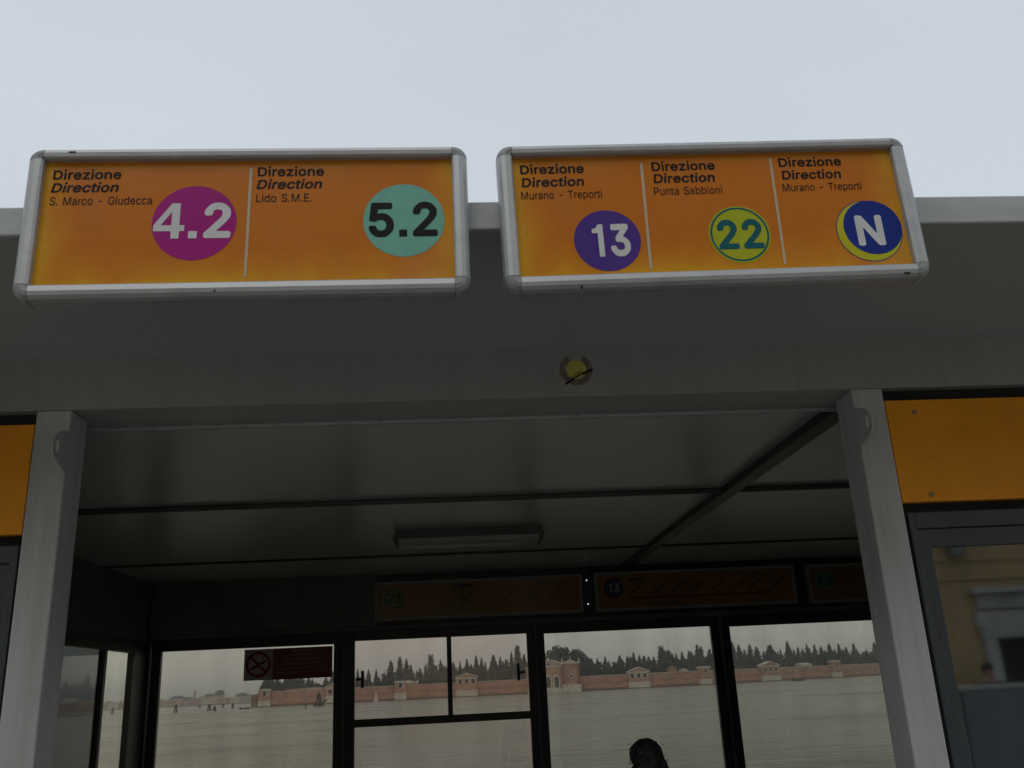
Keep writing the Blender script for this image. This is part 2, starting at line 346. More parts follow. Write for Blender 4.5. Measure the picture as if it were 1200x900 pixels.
# letter outlines and tree table (x, y, top height, crown width, kind, window, order)
GLYPHS = '{"B.":[188,[[[30,-27],[150,-27],[150,88],[30,88]]]],"B1":[400,[[[300,-27],[190,-27],[190,385],[75,385],[75,455],[150,470],[205,538],[300,538]]]],"B2":[453,[[[40,-8],[57,-25],[62,-27],[390,-27],[396,-25],[416,-4],[416,60],[393,82],[218,83],[209,85],[311,190],[358,246],[385,285],[399,312],[405,332],[408,349],[408,396],[396,438],[372,474],[343,503],[312,524],[276,538],[240,543],[212,543],[174,538],[138,524],[110,505],[62,454],[43,410],[40,393],[40,360],[42,354],[62,334],[133,335],[155,357],[155,376],[167,410],[176,419],[207,431],[240,431],[268,422],[276,417],[290,393],[292,360],[286,338],[275,315],[239,268],[38,55],[37,-1]]]],"B3":[453,[[[61,532],[43,512],[42,451],[45,446],[65,426],[226,426],[233,424],[129,304],[129,243],[151,220],[221,220],[251,214],[276,203],[286,196],[300,162],[301,129],[292,104],[282,95],[246,80],[204,77],[171,86],[154,95],[142,112],[138,133],[112,157],[40,157],[18,135],[18,110],[29,74],[45,49],[88,6],[101,-5],[135,-21],[182,-33],[260,-32],[301,-21],[340,0],[383,40],[405,71],[418,112],[418,176],[407,212],[396,233],[358,274],[341,288],[312,305],[278,315],[399,454],[399,512],[379,533],[374,535],[68,535]]]],"B4":[453,[[[255,-27],[368,-27],[368,92],[438,92],[438,186],[368,186],[368,538],[250,538],[8,190],[8,92],[255,92]],[[255,186],[255,400],[108,186]]]],"B5":[453,[[[389,518],[368,535],[93,535],[88,533],[68,512],[45,293],[40,265],[40,248],[62,226],[101,220],[135,220],[165,239],[196,248],[218,251],[240,247],[257,242],[278,229],[294,199],[301,171],[298,138],[289,112],[280,99],[254,83],[229,77],[199,80],[171,92],[158,104],[149,135],[126,157],[57,157],[36,138],[34,104],[49,65],[61,46],[107,0],[138,-18],[160,-27],[188,-33],[257,-32],[290,-24],[318,-10],[340,6],[380,46],[402,79],[416,121],[418,185],[407,235],[399,254],[383,279],[335,328],[299,349],[254,360],[201,360],[168,351],[176,426],[368,426],[374,428],[393,449],[394,510]]]],"BD":[502,[[[44,-7],[57,-20],[62,-21],[251,-21],[310,-10],[362,13],[382,27],[429,74],[445,96],[462,129],[479,193],[482,218],[482,296],[479,318],[465,374],[442,418],[428,438],[390,476],[365,495],[318,517],[260,529],[60,529],[41,512],[40,1]],[[146,429],[149,432],[224,432],[254,429],[288,420],[307,412],[335,393],[359,354],[373,310],[379,262],[376,215],[370,188],[362,162],[341,124],[318,105],[290,91],[243,79],[149,79],[146,82]]]],"BN":[523,[[[486,518],[468,535],[399,535],[393,533],[373,512],[373,201],[371,189],[179,491],[167,510],[143,533],[138,535],[57,535],[36,515],[34,510],[34,-1],[36,-7],[54,-25],[60,-27],[129,-27],[152,-4],[152,304],[154,316],[346,15],[358,-4],[379,-25],[385,-27],[468,-27],[489,-7],[491,-1],[491,510]]]],"Bc":[396,[[[351,340],[324,367],[282,392],[240,404],[174,404],[126,390],[96,370],[49,321],[27,279],[15,232],[12,204],[15,143],[30,90],[41,68],[68,32],[101,2],[129,-15],[165,-26],[188,-29],[232,-29],[249,-26],[279,-17],[307,-3],[359,46],[376,74],[385,99],[384,107],[368,123],[312,138],[299,137],[283,121],[270,93],[260,82],[224,68],[190,68],[165,77],[143,96],[130,121],[118,165],[118,210],[121,229],[135,268],[151,291],[185,307],[204,310],[229,307],[265,290],[273,279],[283,257],[299,241],[307,240],[362,255],[381,274],[382,285],[378,296],[367,318]]]],"Be":[404,[[[96,370],[55,329],[44,312],[24,271],[15,232],[12,168],[18,126],[27,96],[44,62],[63,38],[101,2],[124,-12],[157,-24],[188,-29],[238,-29],[279,-20],[310,-6],[329,8],[362,41],[381,71],[385,82],[384,96],[368,112],[304,126],[283,107],[273,88],[262,80],[232,68],[193,68],[174,74],[151,85],[140,96],[127,121],[121,146],[126,148],[376,149],[393,168],[393,210],[391,215],[390,240],[382,277],[362,321],[312,373],[279,392],[238,404],[174,404],[160,401],[132,392]],[[124,245],[132,271],[149,291],[165,301],[199,310],[229,307],[257,293],[268,282],[282,246],[276,243]]]],"Bi":[167,[[[121,-18],[135,-1],[135,382],[115,401],[51,401],[32,382],[32,-1],[51,-21],[115,-21]],[[30,488],[60,460],[74,457],[96,457],[107,460],[118,468],[145,499],[145,538],[115,570],[101,578],[71,579],[60,576],[29,548],[22,535],[21,504]]]],"Bn":[410,[[[365,-18],[379,-1],[379,249],[374,293],[365,321],[353,340],[340,357],[310,384],[282,398],[257,404],[199,404],[188,401],[157,390],[135,374],[131,385],[115,401],[49,401],[32,382],[33,-4],[49,-20],[54,-21],[115,-21],[134,-4],[135,240],[138,254],[152,285],[168,298],[193,307],[224,307],[238,304],[257,293],[273,257],[276,232],[277,-4],[296,-21],[360,-21]]]],"Bo":[415,[[[345,346],[304,381],[282,392],[240,404],[174,404],[126,390],[96,370],[49,321],[27,279],[15,232],[12,204],[15,143],[30,90],[41,68],[68,32],[101,2],[129,-15],[165,-26],[188,-29],[232,-29],[249,-26],[279,-17],[318,5],[367,57],[387,93],[399,135],[401,154],[401,221],[387,282],[370,315]],[[150,88],[141,99],[130,121],[118,165],[118,212],[121,229],[135,268],[151,291],[185,307],[212,309],[246,301],[260,293],[273,279],[284,260],[293,235],[298,204],[298,174],[287,124],[266,88],[235,71],[221,68],[190,68],[171,74]]]],"Br":[259,[[[38,-9],[51,-21],[115,-21],[134,-4],[135,246],[138,260],[151,285],[174,298],[196,304],[246,301],[265,318],[265,385],[249,403],[218,407],[185,404],[154,392],[135,379],[113,401],[51,401],[33,385],[32,1]]]],"Bt":[227,[[[218,-18],[235,1],[223,57],[207,73],[162,71],[154,74],[149,82],[146,99],[146,301],[149,307],[205,307],[221,321],[224,326],[223,385],[204,401],[149,402],[146,404],[146,474],[129,492],[60,492],[43,474],[43,404],[40,402],[1,401],[-15,382],[-15,324],[1,308],[40,307],[43,304],[43,85],[47,60],[55,38],[66,21],[88,-1],[115,-17],[140,-24],[201,-24]]]],"Bz":[380,[[[346,-18],[360,-1],[360,57],[343,76],[171,77],[165,79],[353,326],[353,385],[335,401],[43,401],[27,385],[26,379],[26,321],[43,302],[207,301],[213,299],[22,51],[22,-4],[40,-21],[338,-21]]]],"R-":[453,[[[113,190],[118,188],[335,188],[337,193],[337,243],[332,245],[115,245],[113,240]]]],"R.":[188,[[[60,10],[74,-1],[90,-6],[110,-4],[124,4],[137,18],[142,35],[142,49],[132,71],[115,84],[107,87],[82,87],[68,79],[55,65],[49,54],[49,29]]]],"RE":[419,[[[374,-1],[376,4],[376,54],[374,59],[129,59],[126,62],[128,226],[351,227],[357,232],[357,282],[354,287],[128,288],[126,450],[371,452],[373,457],[373,507],[368,509],[62,509],[60,504],[60,1],[65,-1]]]],"RG":[520,[[[432,443],[404,470],[360,498],[304,515],[260,518],[201,509],[151,487],[115,460],[91,432],[66,390],[46,332],[41,296],[41,210],[52,154],[69,112],[96,71],[132,35],[157,19],[204,-1],[235,-7],[304,-6],[357,8],[385,21],[407,37],[445,79],[465,115],[476,154],[479,176],[479,251],[476,256],[288,257],[283,254],[282,204],[285,199],[410,199],[413,196],[413,176],[407,149],[393,118],[374,94],[357,79],[332,66],[288,54],[251,54],[233,57],[207,66],[174,85],[143,115],[124,149],[112,180],[104,238],[107,299],[121,354],[149,401],[168,421],[188,434],[218,448],[246,455],[285,455],[304,451],[335,440],[362,421],[390,388],[410,346],[471,346],[476,351],[467,382],[456,407]]]],"RL":[393,[[[360,-1],[362,4],[362,54],[360,59],[126,61],[126,507],[121,509],[62,509],[60,504],[60,1],[65,-1]]]],"RM":[628,[[[565,509],[479,509],[474,507],[346,176],[315,81],[310,90],[281,182],[154,507],[149,509],[65,509],[60,507],[60,4],[62,-1],[118,-1],[123,1],[123,368],[120,376],[121,424],[126,414],[163,304],[233,129],[283,4],[290,-1],[340,-1],[345,4],[462,301],[504,421],[505,1],[510,-1],[562,-1],[567,1],[568,504]]]],"RP":[445,[[[60,1],[65,-1],[121,-1],[126,1],[128,185],[262,185],[296,191],[312,196],[349,216],[379,246],[387,257],[398,279],[409,324],[409,371],[406,388],[398,415],[381,446],[365,465],[332,490],[296,504],[262,509],[65,509],[60,507]],[[128,243],[128,451],[243,452],[265,449],[299,437],[326,412],[340,378],[343,362],[343,332],[329,288],[307,263],[293,254],[268,246],[243,243]]]],"RS":[447,[[[71,49],[101,21],[149,-1],[193,-9],[254,-9],[299,-1],[332,13],[360,32],[390,65],[401,88],[406,107],[409,124],[409,154],[404,182],[382,218],[354,242],[326,259],[274,279],[188,302],[151,318],[124,343],[115,374],[121,404],[129,418],[143,432],[171,448],[204,457],[246,457],[262,454],[301,437],[323,415],[332,399],[338,377],[399,377],[401,393],[398,410],[384,440],[360,471],[335,490],[307,504],[265,515],[243,515],[235,518],[190,515],[154,506],[118,490],[93,471],[69,440],[58,418],[52,396],[52,351],[58,329],[74,301],[99,277],[149,249],[268,215],[307,198],[329,181],[337,171],[343,154],[343,122],[332,96],[301,68],[276,57],[249,51],[199,51],[165,60],[143,71],[129,82],[118,96],[110,112],[104,137],[40,137],[38,121],[46,90],[52,76]]]],"RT":[449,[[[254,-1],[257,4],[257,450],[415,452],[418,457],[417,507],[412,509],[32,509],[30,504],[30,457],[32,452],[190,450],[191,1],[196,-1]]]],"Ra":[389,[[[335,-1],[337,4],[337,276],[331,304],[315,335],[282,365],[249,379],[221,384],[165,384],[149,381],[121,373],[82,351],[62,332],[49,312],[41,296],[46,288],[99,274],[110,290],[132,312],[154,323],[176,330],[212,330],[246,318],[265,299],[274,274],[274,249],[268,238],[249,229],[135,215],[96,204],[62,185],[41,160],[30,126],[30,90],[33,74],[49,40],[76,13],[104,-1],[138,-9],[179,-9],[199,-6],[232,8],[265,38],[274,51],[277,49],[277,4],[279,-1]],[[274,185],[274,124],[271,110],[259,88],[229,60],[198,49],[162,45],[126,54],[102,74],[93,94],[93,112],[99,132],[115,148],[132,157],[161,165],[232,174]]]],"Rb":[424,[[[54,509],[52,504],[52,1],[57,-1],[110,-1],[112,4],[112,54],[115,57],[121,54],[137,29],[149,18],[185,-4],[210,-9],[246,-9],[290,2],[315,16],[346,43],[365,71],[381,110],[390,151],[390,226],[384,257],[370,296],[351,326],[324,354],[288,376],[257,384],[201,384],[174,376],[146,357],[121,324],[115,323],[115,507],[110,509]],[[288,304],[307,279],[315,262],[327,215],[327,165],[312,110],[293,79],[282,68],[260,54],[238,48],[204,48],[182,54],[165,63],[141,88],[127,112],[121,130],[115,157],[115,221],[127,265],[141,290],[162,312],[194,326],[212,330],[245,326],[274,315]]]],"Rc":[396,[[[332,335],[299,362],[251,381],[235,384],[179,384],[154,379],[126,367],[99,349],[69,315],[46,274],[35,229],[32,201],[35,146],[49,96],[60,74],[87,38],[107,21],[124,10],[157,-4],[190,-9],[229,-9],[274,2],[301,16],[340,51],[356,79],[364,101],[354,106],[307,118],[302,115],[290,88],[282,76],[265,63],[249,54],[226,48],[188,48],[165,54],[143,68],[121,93],[110,115],[98,160],[98,215],[102,235],[116,274],[127,290],[149,312],[171,323],[199,330],[235,326],[251,321],[274,307],[293,285],[304,261],[349,271],[362,279],[348,312]]]],"Rd":[424,[[[371,509],[315,509],[310,507],[310,323],[304,324],[282,354],[243,379],[221,384],[168,384],[138,376],[104,357],[85,340],[74,326],[52,290],[38,249],[32,204],[33,171],[41,118],[49,93],[63,65],[79,43],[101,21],[140,-1],[179,-9],[215,-9],[240,-4],[276,18],[288,29],[304,54],[310,57],[313,54],[313,4],[315,-1],[368,-1],[373,1],[373,504]],[[129,296],[143,309],[168,323],[196,330],[212,330],[240,323],[262,312],[290,282],[307,235],[310,218],[310,162],[301,122],[293,101],[282,85],[254,60],[221,48],[186,49],[165,54],[146,66],[121,93],[110,115],[98,160],[98,218],[107,257]]]],"Re":[404,[[[332,329],[307,354],[274,373],[235,384],[179,384],[151,379],[121,365],[101,351],[74,324],[63,307],[44,265],[35,229],[33,171],[38,129],[46,101],[69,60],[82,43],[107,21],[129,8],[171,-6],[193,-9],[235,-9],[274,-1],[304,13],[326,29],[345,49],[362,76],[365,90],[310,106],[304,104],[293,82],[279,68],[257,54],[235,48],[190,48],[168,54],[135,74],[118,93],[107,115],[98,149],[98,165],[101,168],[371,169],[373,174],[373,204],[367,251],[359,282],[342,315]],[[100,224],[98,235],[104,257],[113,276],[127,296],[154,318],[193,330],[218,330],[235,326],[260,315],[271,307],[287,288],[298,265],[307,232],[307,225],[304,223]]]],"Ri":[167,[[[112,-1],[115,4],[115,379],[110,382],[54,381],[52,376],[52,1],[57,-1]],[[118,510],[99,523],[85,526],[62,520],[44,501],[41,490],[44,465],[62,446],[79,441],[99,444],[110,449],[120,460],[126,471],[126,496]]]],"Rm":[610,[[[554,-1],[557,4],[556,288],[545,324],[529,349],[518,359],[499,373],[468,384],[451,387],[421,387],[404,384],[385,379],[349,357],[335,343],[318,317],[293,357],[274,373],[238,387],[201,387],[174,379],[151,365],[137,354],[112,318],[112,379],[107,382],[57,382],[52,379],[52,4],[54,-1],[110,-1],[115,1],[115,254],[118,270],[124,285],[143,309],[165,323],[188,330],[214,329],[243,318],[257,307],[271,281],[274,265],[274,4],[276,-1],[332,-1],[337,1],[338,267],[346,290],[368,315],[390,326],[407,330],[429,330],[460,321],[484,299],[490,288],[493,274],[494,1],[499,-1]]]],"Rn":[410,[[[357,-1],[359,4],[359,243],[354,290],[345,315],[332,338],[321,351],[304,365],[276,379],[251,384],[201,384],[174,376],[146,359],[132,346],[112,318],[112,379],[107,382],[54,381],[52,376],[52,1],[57,-1],[110,-1],[115,1],[115,246],[127,282],[140,301],[162,318],[190,327],[229,327],[260,315],[276,299],[290,274],[293,262],[296,238],[296,1],[301,-1]]]],"Ro":[415,[[[326,340],[299,362],[251,381],[235,384],[176,384],[132,370],[101,351],[79,329],[63,307],[46,274],[35,229],[32,174],[38,132],[49,96],[71,57],[88,37],[124,10],[157,-4],[188,-9],[226,-9],[257,-4],[296,13],[315,26],[338,49],[354,71],[367,99],[379,138],[382,160],[381,218],[367,276],[351,310]],[[140,71],[121,93],[110,115],[98,160],[98,215],[102,235],[116,274],[127,290],[149,312],[171,323],[199,330],[215,330],[251,321],[262,315],[284,296],[304,265],[312,239],[318,207],[318,168],[307,118],[290,88],[268,65],[239,51],[226,48],[188,48],[165,54]]]],"Rp":[424,[[[52,-140],[57,-143],[110,-143],[115,-140],[115,55],[121,54],[137,29],[149,18],[185,-4],[210,-9],[249,-9],[290,2],[329,26],[356,57],[373,88],[381,110],[390,151],[390,226],[384,257],[370,296],[351,326],[324,354],[288,376],[254,384],[204,384],[190,381],[174,376],[146,357],[121,324],[115,320],[112,324],[112,376],[110,381],[57,382],[52,379]],[[288,304],[307,279],[315,262],[327,215],[327,165],[312,110],[293,79],[282,68],[260,54],[238,48],[204,48],[182,54],[165,63],[141,88],[127,112],[121,130],[115,157],[115,221],[127,265],[141,290],[162,312],[194,326],[212,330],[245,326],[274,315]]]],"Rr":[259,[[[52,1],[57,-1],[110,-1],[115,1],[115,251],[121,274],[129,288],[149,307],[168,318],[190,324],[232,324],[243,321],[245,326],[245,379],[243,384],[215,387],[188,384],[171,379],[140,360],[121,338],[115,325],[112,326],[112,376],[110,381],[57,382],[52,379]]]],"Rt":[227,[[[212,1],[214,4],[204,51],[193,54],[185,51],[160,51],[143,57],[132,68],[126,93],[126,325],[201,327],[204,332],[204,379],[199,382],[128,382],[126,471],[121,473],[65,473],[63,468],[62,383],[7,381],[5,376],[5,332],[7,327],[60,327],[63,324],[63,88],[66,65],[77,38],[87,24],[104,10],[121,2],[143,-4],[196,-4]]]],"Ru":[410,[[[54,381],[52,376],[52,115],[63,68],[79,40],[101,18],[124,5],[165,-6],[196,-7],[232,2],[254,13],[276,32],[296,57],[296,4],[299,-1],[357,-1],[359,4],[359,379],[354,382],[301,382],[296,379],[296,149],[293,124],[279,90],[265,74],[238,57],[212,51],[188,51],[165,57],[149,66],[132,82],[118,111],[115,126],[115,379],[110,382]]]]}'
TREES = [(-79.9,406.1,7.9,2.0,'c',1,305),
 (-76.8,404.9,13.4,3.6,'b',1,314),
 (-73.4,407.6,12.6,4.0,'b',1,325),
 (-69.8,405.4,10.7,2.4,'c',1,334),
 (-66.6,404.6,13.6,6.0,'b',1,343),
 (-62.5,407.6,12.8,4.4,'b',1,356),
 (-59.6,412.3,10.0,2.4,'c',1,366),
 (-56.2,411.2,7.5,2.4,'c',1,375),
 (-51.7,410.9,12.4,4.8,'b',1,388),
 (-40.1,406.0,13.1,2.8,'b',2,419),
 (-37.3,406.0,9.6,3.2,'p',2,427),
 (-35.8,408.8,12.6,2.4,'c',2,432),
 (-32.4,406.5,12.4,2.0,'c',2,441),
 (-30.5,405.6,9.3,2.8,'b',2,446),
 (-28.4,405.0,10.9,3.2,'b',2,452),
 (-24.1,405.9,16.9,4.7,'b',2,464),
 (-22.0,412.3,12.4,3.2,'b',2,471),
 (-20.1,411.5,16.2,3.2,'c',2,476),
 (-18.0,411.3,13.6,4.0,'b',2,482),
 (-15.1,411.2,11.4,2.8,'b',2,490),
 (-12.7,405.7,13.2,3.6,'b',2,496),
 (-9.5,406.8,17.6,2.8,'k',2,505),
 (-7.1,409.6,11.3,3.2,'b',2,512),
 (-5.6,410.6,15.1,4.4,'b',2,516),
 (-3.5,411.7,12.6,3.2,'b',2,522),
 (-0.2,411.9,13.9,3.6,'b',2,531),
 (2.7,404.8,13.9,2.0,'c',2,539),
 (5.6,409.5,14.9,3.6,'b',2,547),
 (7.4,410.0,12.8,3.2,'b',2,552),
 (9.6,408.6,16.1,2.8,'c',2,558),
 (11.7,405.6,15.2,2.4,'c',2,564),
 (13.9,408.3,13.5,3.2,'b',2,570),
 (16.8,404.8,16.0,3.9,'b',2,578),
 (20.0,412.4,15.4,3.2,'b',2,586),
 (22.1,411.8,13.9,2.8,'b',2,592),
 (23.9,408.9,16.9,4.0,'b',2,597),
 (27.2,406.7,19.5,2.8,'k',2,606),
 (30.3,412.2,15.7,3.6,'b',2,614),
 (32.9,409.2,14.0,3.6,'b',2,622),
 (36.9,411.9,14.7,3.6,'b',3,632),
 (39.6,406.0,15.0,4.0,'p',3,641),
 (43.9,406.0,18.7,7.2,'p',3,652),
 (47.8,406.0,17.5,8.0,'p',3,663),
 (52.2,406.0,16.6,8.0,'p',3,675),
 (55.3,406.0,14.3,6.4,'p',3,684),
 (58.9,411.6,12.6,2.4,'c',3,692),
 (61.4,408.6,12.7,2.8,'c',3,700),
 (64.3,407.7,13.3,3.6,'b',3,708),
 (66.3,409.4,11.5,3.6,'b',3,713),
 (71.0,407.9,13.7,2.8,'c',3,726),
 (72.7,405.5,12.8,4.0,'b',3,732),
 (75.5,406.7,12.7,4.0,'b',3,739),
 (78.8,411.3,14.5,4.1,'b',3,745),
 (79.9,404.4,12.8,4.0,'b',3,752),
 (82.1,404.4,12.4,3.6,'b',3,758),
 (86.1,409.6,12.4,4.5,'b',3,766),
 (88.8,406.5,16.7,2.8,'k',3,774),
 (91.1,406.0,14.5,6.1,'p',3,781),
 (94.1,408.8,12.3,3.3,'b',3,788),
 (95.6,408.2,13.3,2.0,'c',3,792),
 (98.0,407.3,13.9,2.4,'c',3,799),
 (103.1,415.6,14.3,2.5,'c',3,807),
 (104.8,410.6,16.5,4.5,'b',3,814),
 (110.2,415.8,15.8,5.0,'b',3,825),
 (112.6,415.8,13.2,3.4,'b',3,832),
 (120.0,423.9,15.0,4.7,'b',3,845),
 (126.7,425.7,17.4,6.1,'b',4,860),
 (130.7,428.9,13.2,3.5,'b',4,869),
 (136.8,435.7,16.3,4.9,'b',4,878),
 (139.4,434.4,15.0,5.8,'b',4,886),
 (144.4,439.4,13.0,4.1,'b',4,895),
 (149.6,445.3,16.1,5.9,'b',4,902),
 (152.7,441.6,13.9,3.6,'b',4,913),
 (158.0,444.9,17.3,3.7,'c',4,922),
 (161.2,448.2,14.2,4.2,'b',4,928),
 (165.8,454.8,14.7,3.8,'b',4,933),
 (169.0,456.0,13.8,4.3,'b',4,940),
 (171.0,454.7,16.0,4.3,'b',4,945),
 (176.3,458.9,15.6,3.3,'c',4,954),
 (180.2,460.4,14.7,5.3,'b',4,962),
 (186.8,466.6,15.9,3.9,'c',4,971),
 (191.2,466.8,15.7,3.9,'b',4,981),
 (198.1,475.7,14.1,5.0,'b',4,989),
 (204.2,480.9,15.8,5.1,'b',4,997),
 (208.3,484.1,11.1,3.1,'c',4,1005),
 (213.6,486.1,12.6,6.2,'b',4,1014),
 (221.9,493.0,16.4,4.2,'c',4,1024),
 (222.2,487.3,14.4,5.2,'b',4,1031),
 (229.4,493.7,14.8,5.3,'b',4,1040),
 (240.2,505.1,14.0,6.5,'b',4,1052),
 (68.2,406.0,9.9,4.0,'p',3,720),
 (248.0,509.0,14.7,6.6,'b',4,1064)]
# ------------------------------------------------------------------ lettering (outlines in 1/1000 em)
GL = json.loads(GLYPHS)
def text_mesh(name, txt, style, x0, x1, z, cap, y, mat, parent, shear=0., slope=0.):
    """one printed line of lettering lying flat on plane y, facing -y"""
    cu = bpy.data.curves.new('t', 'CURVE'); cu.dimensions = '2D'; cu.fill_mode = 'BOTH'
    adv = 0; glyphs = []
    for ch in txt:
        if ch == ' ': adv += 270; continue
        g = GL[style+ch]; glyphs.append((adv, g[1])); adv += g[0]+(14 if style == 'B' else 0)
    xs = [a+p[0] for a, cs in glyphs for c in cs for p in c]
    lo, hi = min(xs), max(xs); kx = (x1-x0)/(hi-lo); e_ = 27 if txt[0] in '12345N' else 21 if style == 'B' else 1
    kz = cap/(511-2+2*e_)
    for a, cs in glyphs:
        for c in cs:
            sp = cu.splines.new('POLY'); sp.points.add(len(c)-1); sp.use_cyclic_u = True
            for i, p in enumerate(c):
                zz = (p[1]+e_)*kz; xx = (a+p[0]-lo)*kx
                sp.points[i].co = (xx+shear*zz, zz+slope*xx, 0, 1)
    o = bpy.data.objects.new('t', cu); C.objects.link(o)
    bpy.context.view_layer.update()
    me = bpy.data.meshes.new_from_object(o.evaluated_get(bpy.context.evaluated_depsgraph_get()))
    bpy.data.objects.remove(o)
    ox, oy, oz = ORIG[parent.name]
    for v in me.vertices:
        v.co = (x0+v.co.x-ox, y-oy, z+v.co.y-oz)
    me.name = name; me.materials.clear(); me.materials.append(MAT[mat])
    ob = bpy.data.objects.new(name, me); C.objects.link(ob); ob.parent = parent; ORIG[ob.name] = ORIG[parent.name]
    return ob
def disc(cx, cz, r, y, n=48, a0=0, a1=2*math.pi, r_in=None, sx=1):
    m = MB()
    if r_in is None:
        m.add([(cx+sx*r*math.cos(2*math.pi*i/n), y, cz+r*math.sin(2*math.pi*i/n)) for i in range(n)], [tuple(range(n))])
    else:
        vs = []
        for i in range(n):
            a = 2*math.pi*i/n
            vs += [(cx+sx*r*math.cos(a), y, cz+r*math.sin(a)), (cx+sx*r_in*math.cos(a), y, cz+r_in*math.sin(a))]
        m.add(vs, [(2*i, 2*((i+1) % n), 2*((i+1) % n)+1, 2*i+1) for i in range(n)])
    return m
def bar(m, x0, z0, x1, z1, wd, y):
    d = Vector((x1-x0, z1-z0)); n = Vector((-d.y, d.x)).normalized()*wd/2
    return m.add([(x0+n.x, y, z0+n.y), (x0-n.x, y, z0-n.y), (x1-n.x, y, z1-n.y), (x1+n.x, y, z1+n.y)], [(0, 1, 2, 3)])

def E(z): return EYE+z
# ------------------------------------------------------------------ the setting: water, quay, ground
DECK = 0.6
m = MB(); m.add([(-6000, -60, 0), (6000, -60, 0), (6000, 9000, 0), (-6000, 9000, 0)], [(0, 1, 2, 3)])
structure('water', m, 'water')
m = MB(); m.box(-60, 60, -60, .75, -1.5, .9); structure('quay', m, 'quay')
m = MB()
for i in range(24): m.box(-18+i*1.5+.006, -18+(i+1)*1.5-.006, .35, .82, .78, .93)
structure('quay_edge', m, 'stone', bevel=.012)

t = thing('pontoon', 'dark floating steel pontoon carrying the waterbus shelter', 'pontoon', (.8, 6.5, 0))
MB().box(-3.6, 5.3, 2.3, 10.4, -.5, .56).build('hull', 'hull', t, .03)
MB().box(-3.65, 5.35, 2.25, 10.45, .562, DECK).build('deck_plate', 'deck', t)
t = thing('gangway', 'short metal gangway from the stone quay down to the pontoon', 'gangway', (.1, 1.5, .7))
m = MB(); m.add([(-1.1, .5, .90), (1.3, .5, .90), (1.3, 2.6, .64), (-1.1, 2.6, .64), (-1.1, .5, .97), (1.3, .5, .97), (1.3, 2.6, .70), (-1.1, 2.6, .70)],
    [(0, 3, 2, 1), (4, 5, 6, 7), (0, 1, 5, 4), (1, 2, 6, 5), (2, 3, 7, 6), (3, 0, 4, 7)]); m.build('walkway', 'deck', t)

# ------------------------------------------------------------------ the shelter
sh = thing('waterbus_shelter', 'grey steel waterbus shelter with orange panels, open front and a dark glazed back wall', 'shelter', (.85, 6.6, DECK))
XL, XR = -3.10, 4.80
def column(x0, x1, side):
    c = MB().box(x0, x1, 3.6, 3.77, DECK, E(1.13)).build('column', 'white_steel', sh, .006)
    # plate with an eye, welded to the inner face and standing out in front of it
    outer = []
    pts = [(3.64, 1.035), (3.56, 1.035), (3.505, 1.015), (3.468, .985), (3.452, .955), (3.456, .925), (3.48, .905), (3.54, .885), (3.60, .868), (3.64, .87)]
    cy, cz = 3.492, .955
    n = len(pts); vs = []
    xa, xb = (x1, x1+.007) if side > 0 else (x0-.007, x0)
    for x in (xa, xb):
        for p in pts: vs.append((x, p[0], E(p[1])))
        for p in pts:
            a = math.atan2(p[1]-cz, p[0]-cy); vs.append((x, cy+.016*math.cos(a), E(cz+.026*math.sin(a))))
    fs = []
    for i in range(n):
        j = (i+1) % n
        fs += [(i, j, n+j, n+i), (2*n+i, 3*n+i, 3*n+j, 2*n+j), (i, 2*n+i, 2*n+j, j), (n+i, n+j, 3*n+j, 3*n+i)]
    MB().add(vs, fs).build('lug', 'white_steel', c, .0015)
column(-1.621, -1.487, 1)
column(1.701, 1.835, -1)
MB().box(XL, XR, 3.6, 3.875, E(1.131), E(1.353)).build('beam', 'beam_steel', sh, .003)
MB().box(XL, XR, 3.876, 3.90, E(1.118), E(1.30)).build('beam_lip', 'soffit_steel', sh, .003)
for i in range(11): MB().cyl((-1.25+i*.31+.04*math.sin(i*5), 3.868, E(1.127)), .0042, .005, 'z', 8).build('rivet', 'dark_panel', sh)
MB().box(XL-.1, XR+.1, 2.575, 3.72, E(1.349), E(1.365)).build('soffit', 'soffit_steel', sh)
MB().box(XL-.1, XR+.1, 2.545, 2.573, E(1.347), E(1.444)).build('roof_edge', 'edge_alu', sh, .006)
MB().box(XL-.1, XR+.1, 2.575, 10.0, E(1.366), E(1.436)).build('roof', 'edge_alu', sh)
for y0, y1 in ((3.902, 5.812), (5.848, 8.32), (8.338, 9.74)):
    MB().box(-3.03, 4.73, y0, y1, E(1.176), E(1.20)).build('ceiling_panel', 'ceiling', sh, .004)
MB().box(-3.03, 4.73, 5.80, 5.86, E(1.2012), E(1.215)).build('joint_strip', 'black_gap', sh)
MB().box(-3.03, 4.73, 5.814, 5.846, E(1.150), E(1.2005)).build('joint_strip', 'dark_panel', sh, .003)
MB().box(-3.03, 4.73, 5.812, 5.848, E(1.146), E(1.1498)).build('joint_strip', 'black', sh)
MB().box(-3.03, 4.73, 5.808, 5.8135, E(1.168), E(1.2005)).build('joint_strip', 'black', sh)
MB().box(-3.03, 4.73, 8.30, 8.36, E(1.2012), E(1.215)).build('joint_strip', 'black_gap', sh)
MB().box(-3.03, 4.73, 8.3205, 8.3375, E(1.158), E(1.2005)).build('joint_strip', 'black', sh)
MB().box(1.765, 1.862, 3.91, 9.70, E(1.130), E(1.1755)).build('ceiling_rail', 'black', sh, .003)
# corner posts
for x in (XL, 4.73):
    for y in (3.60, 9.70):
        MB().box(x, x+(.10 if x < 0 and y > 5 else .07), y, y+.12, DECK, E(1.345) if y > 5 else E(1.13)).build('corner_post', 'black', sh, .004)

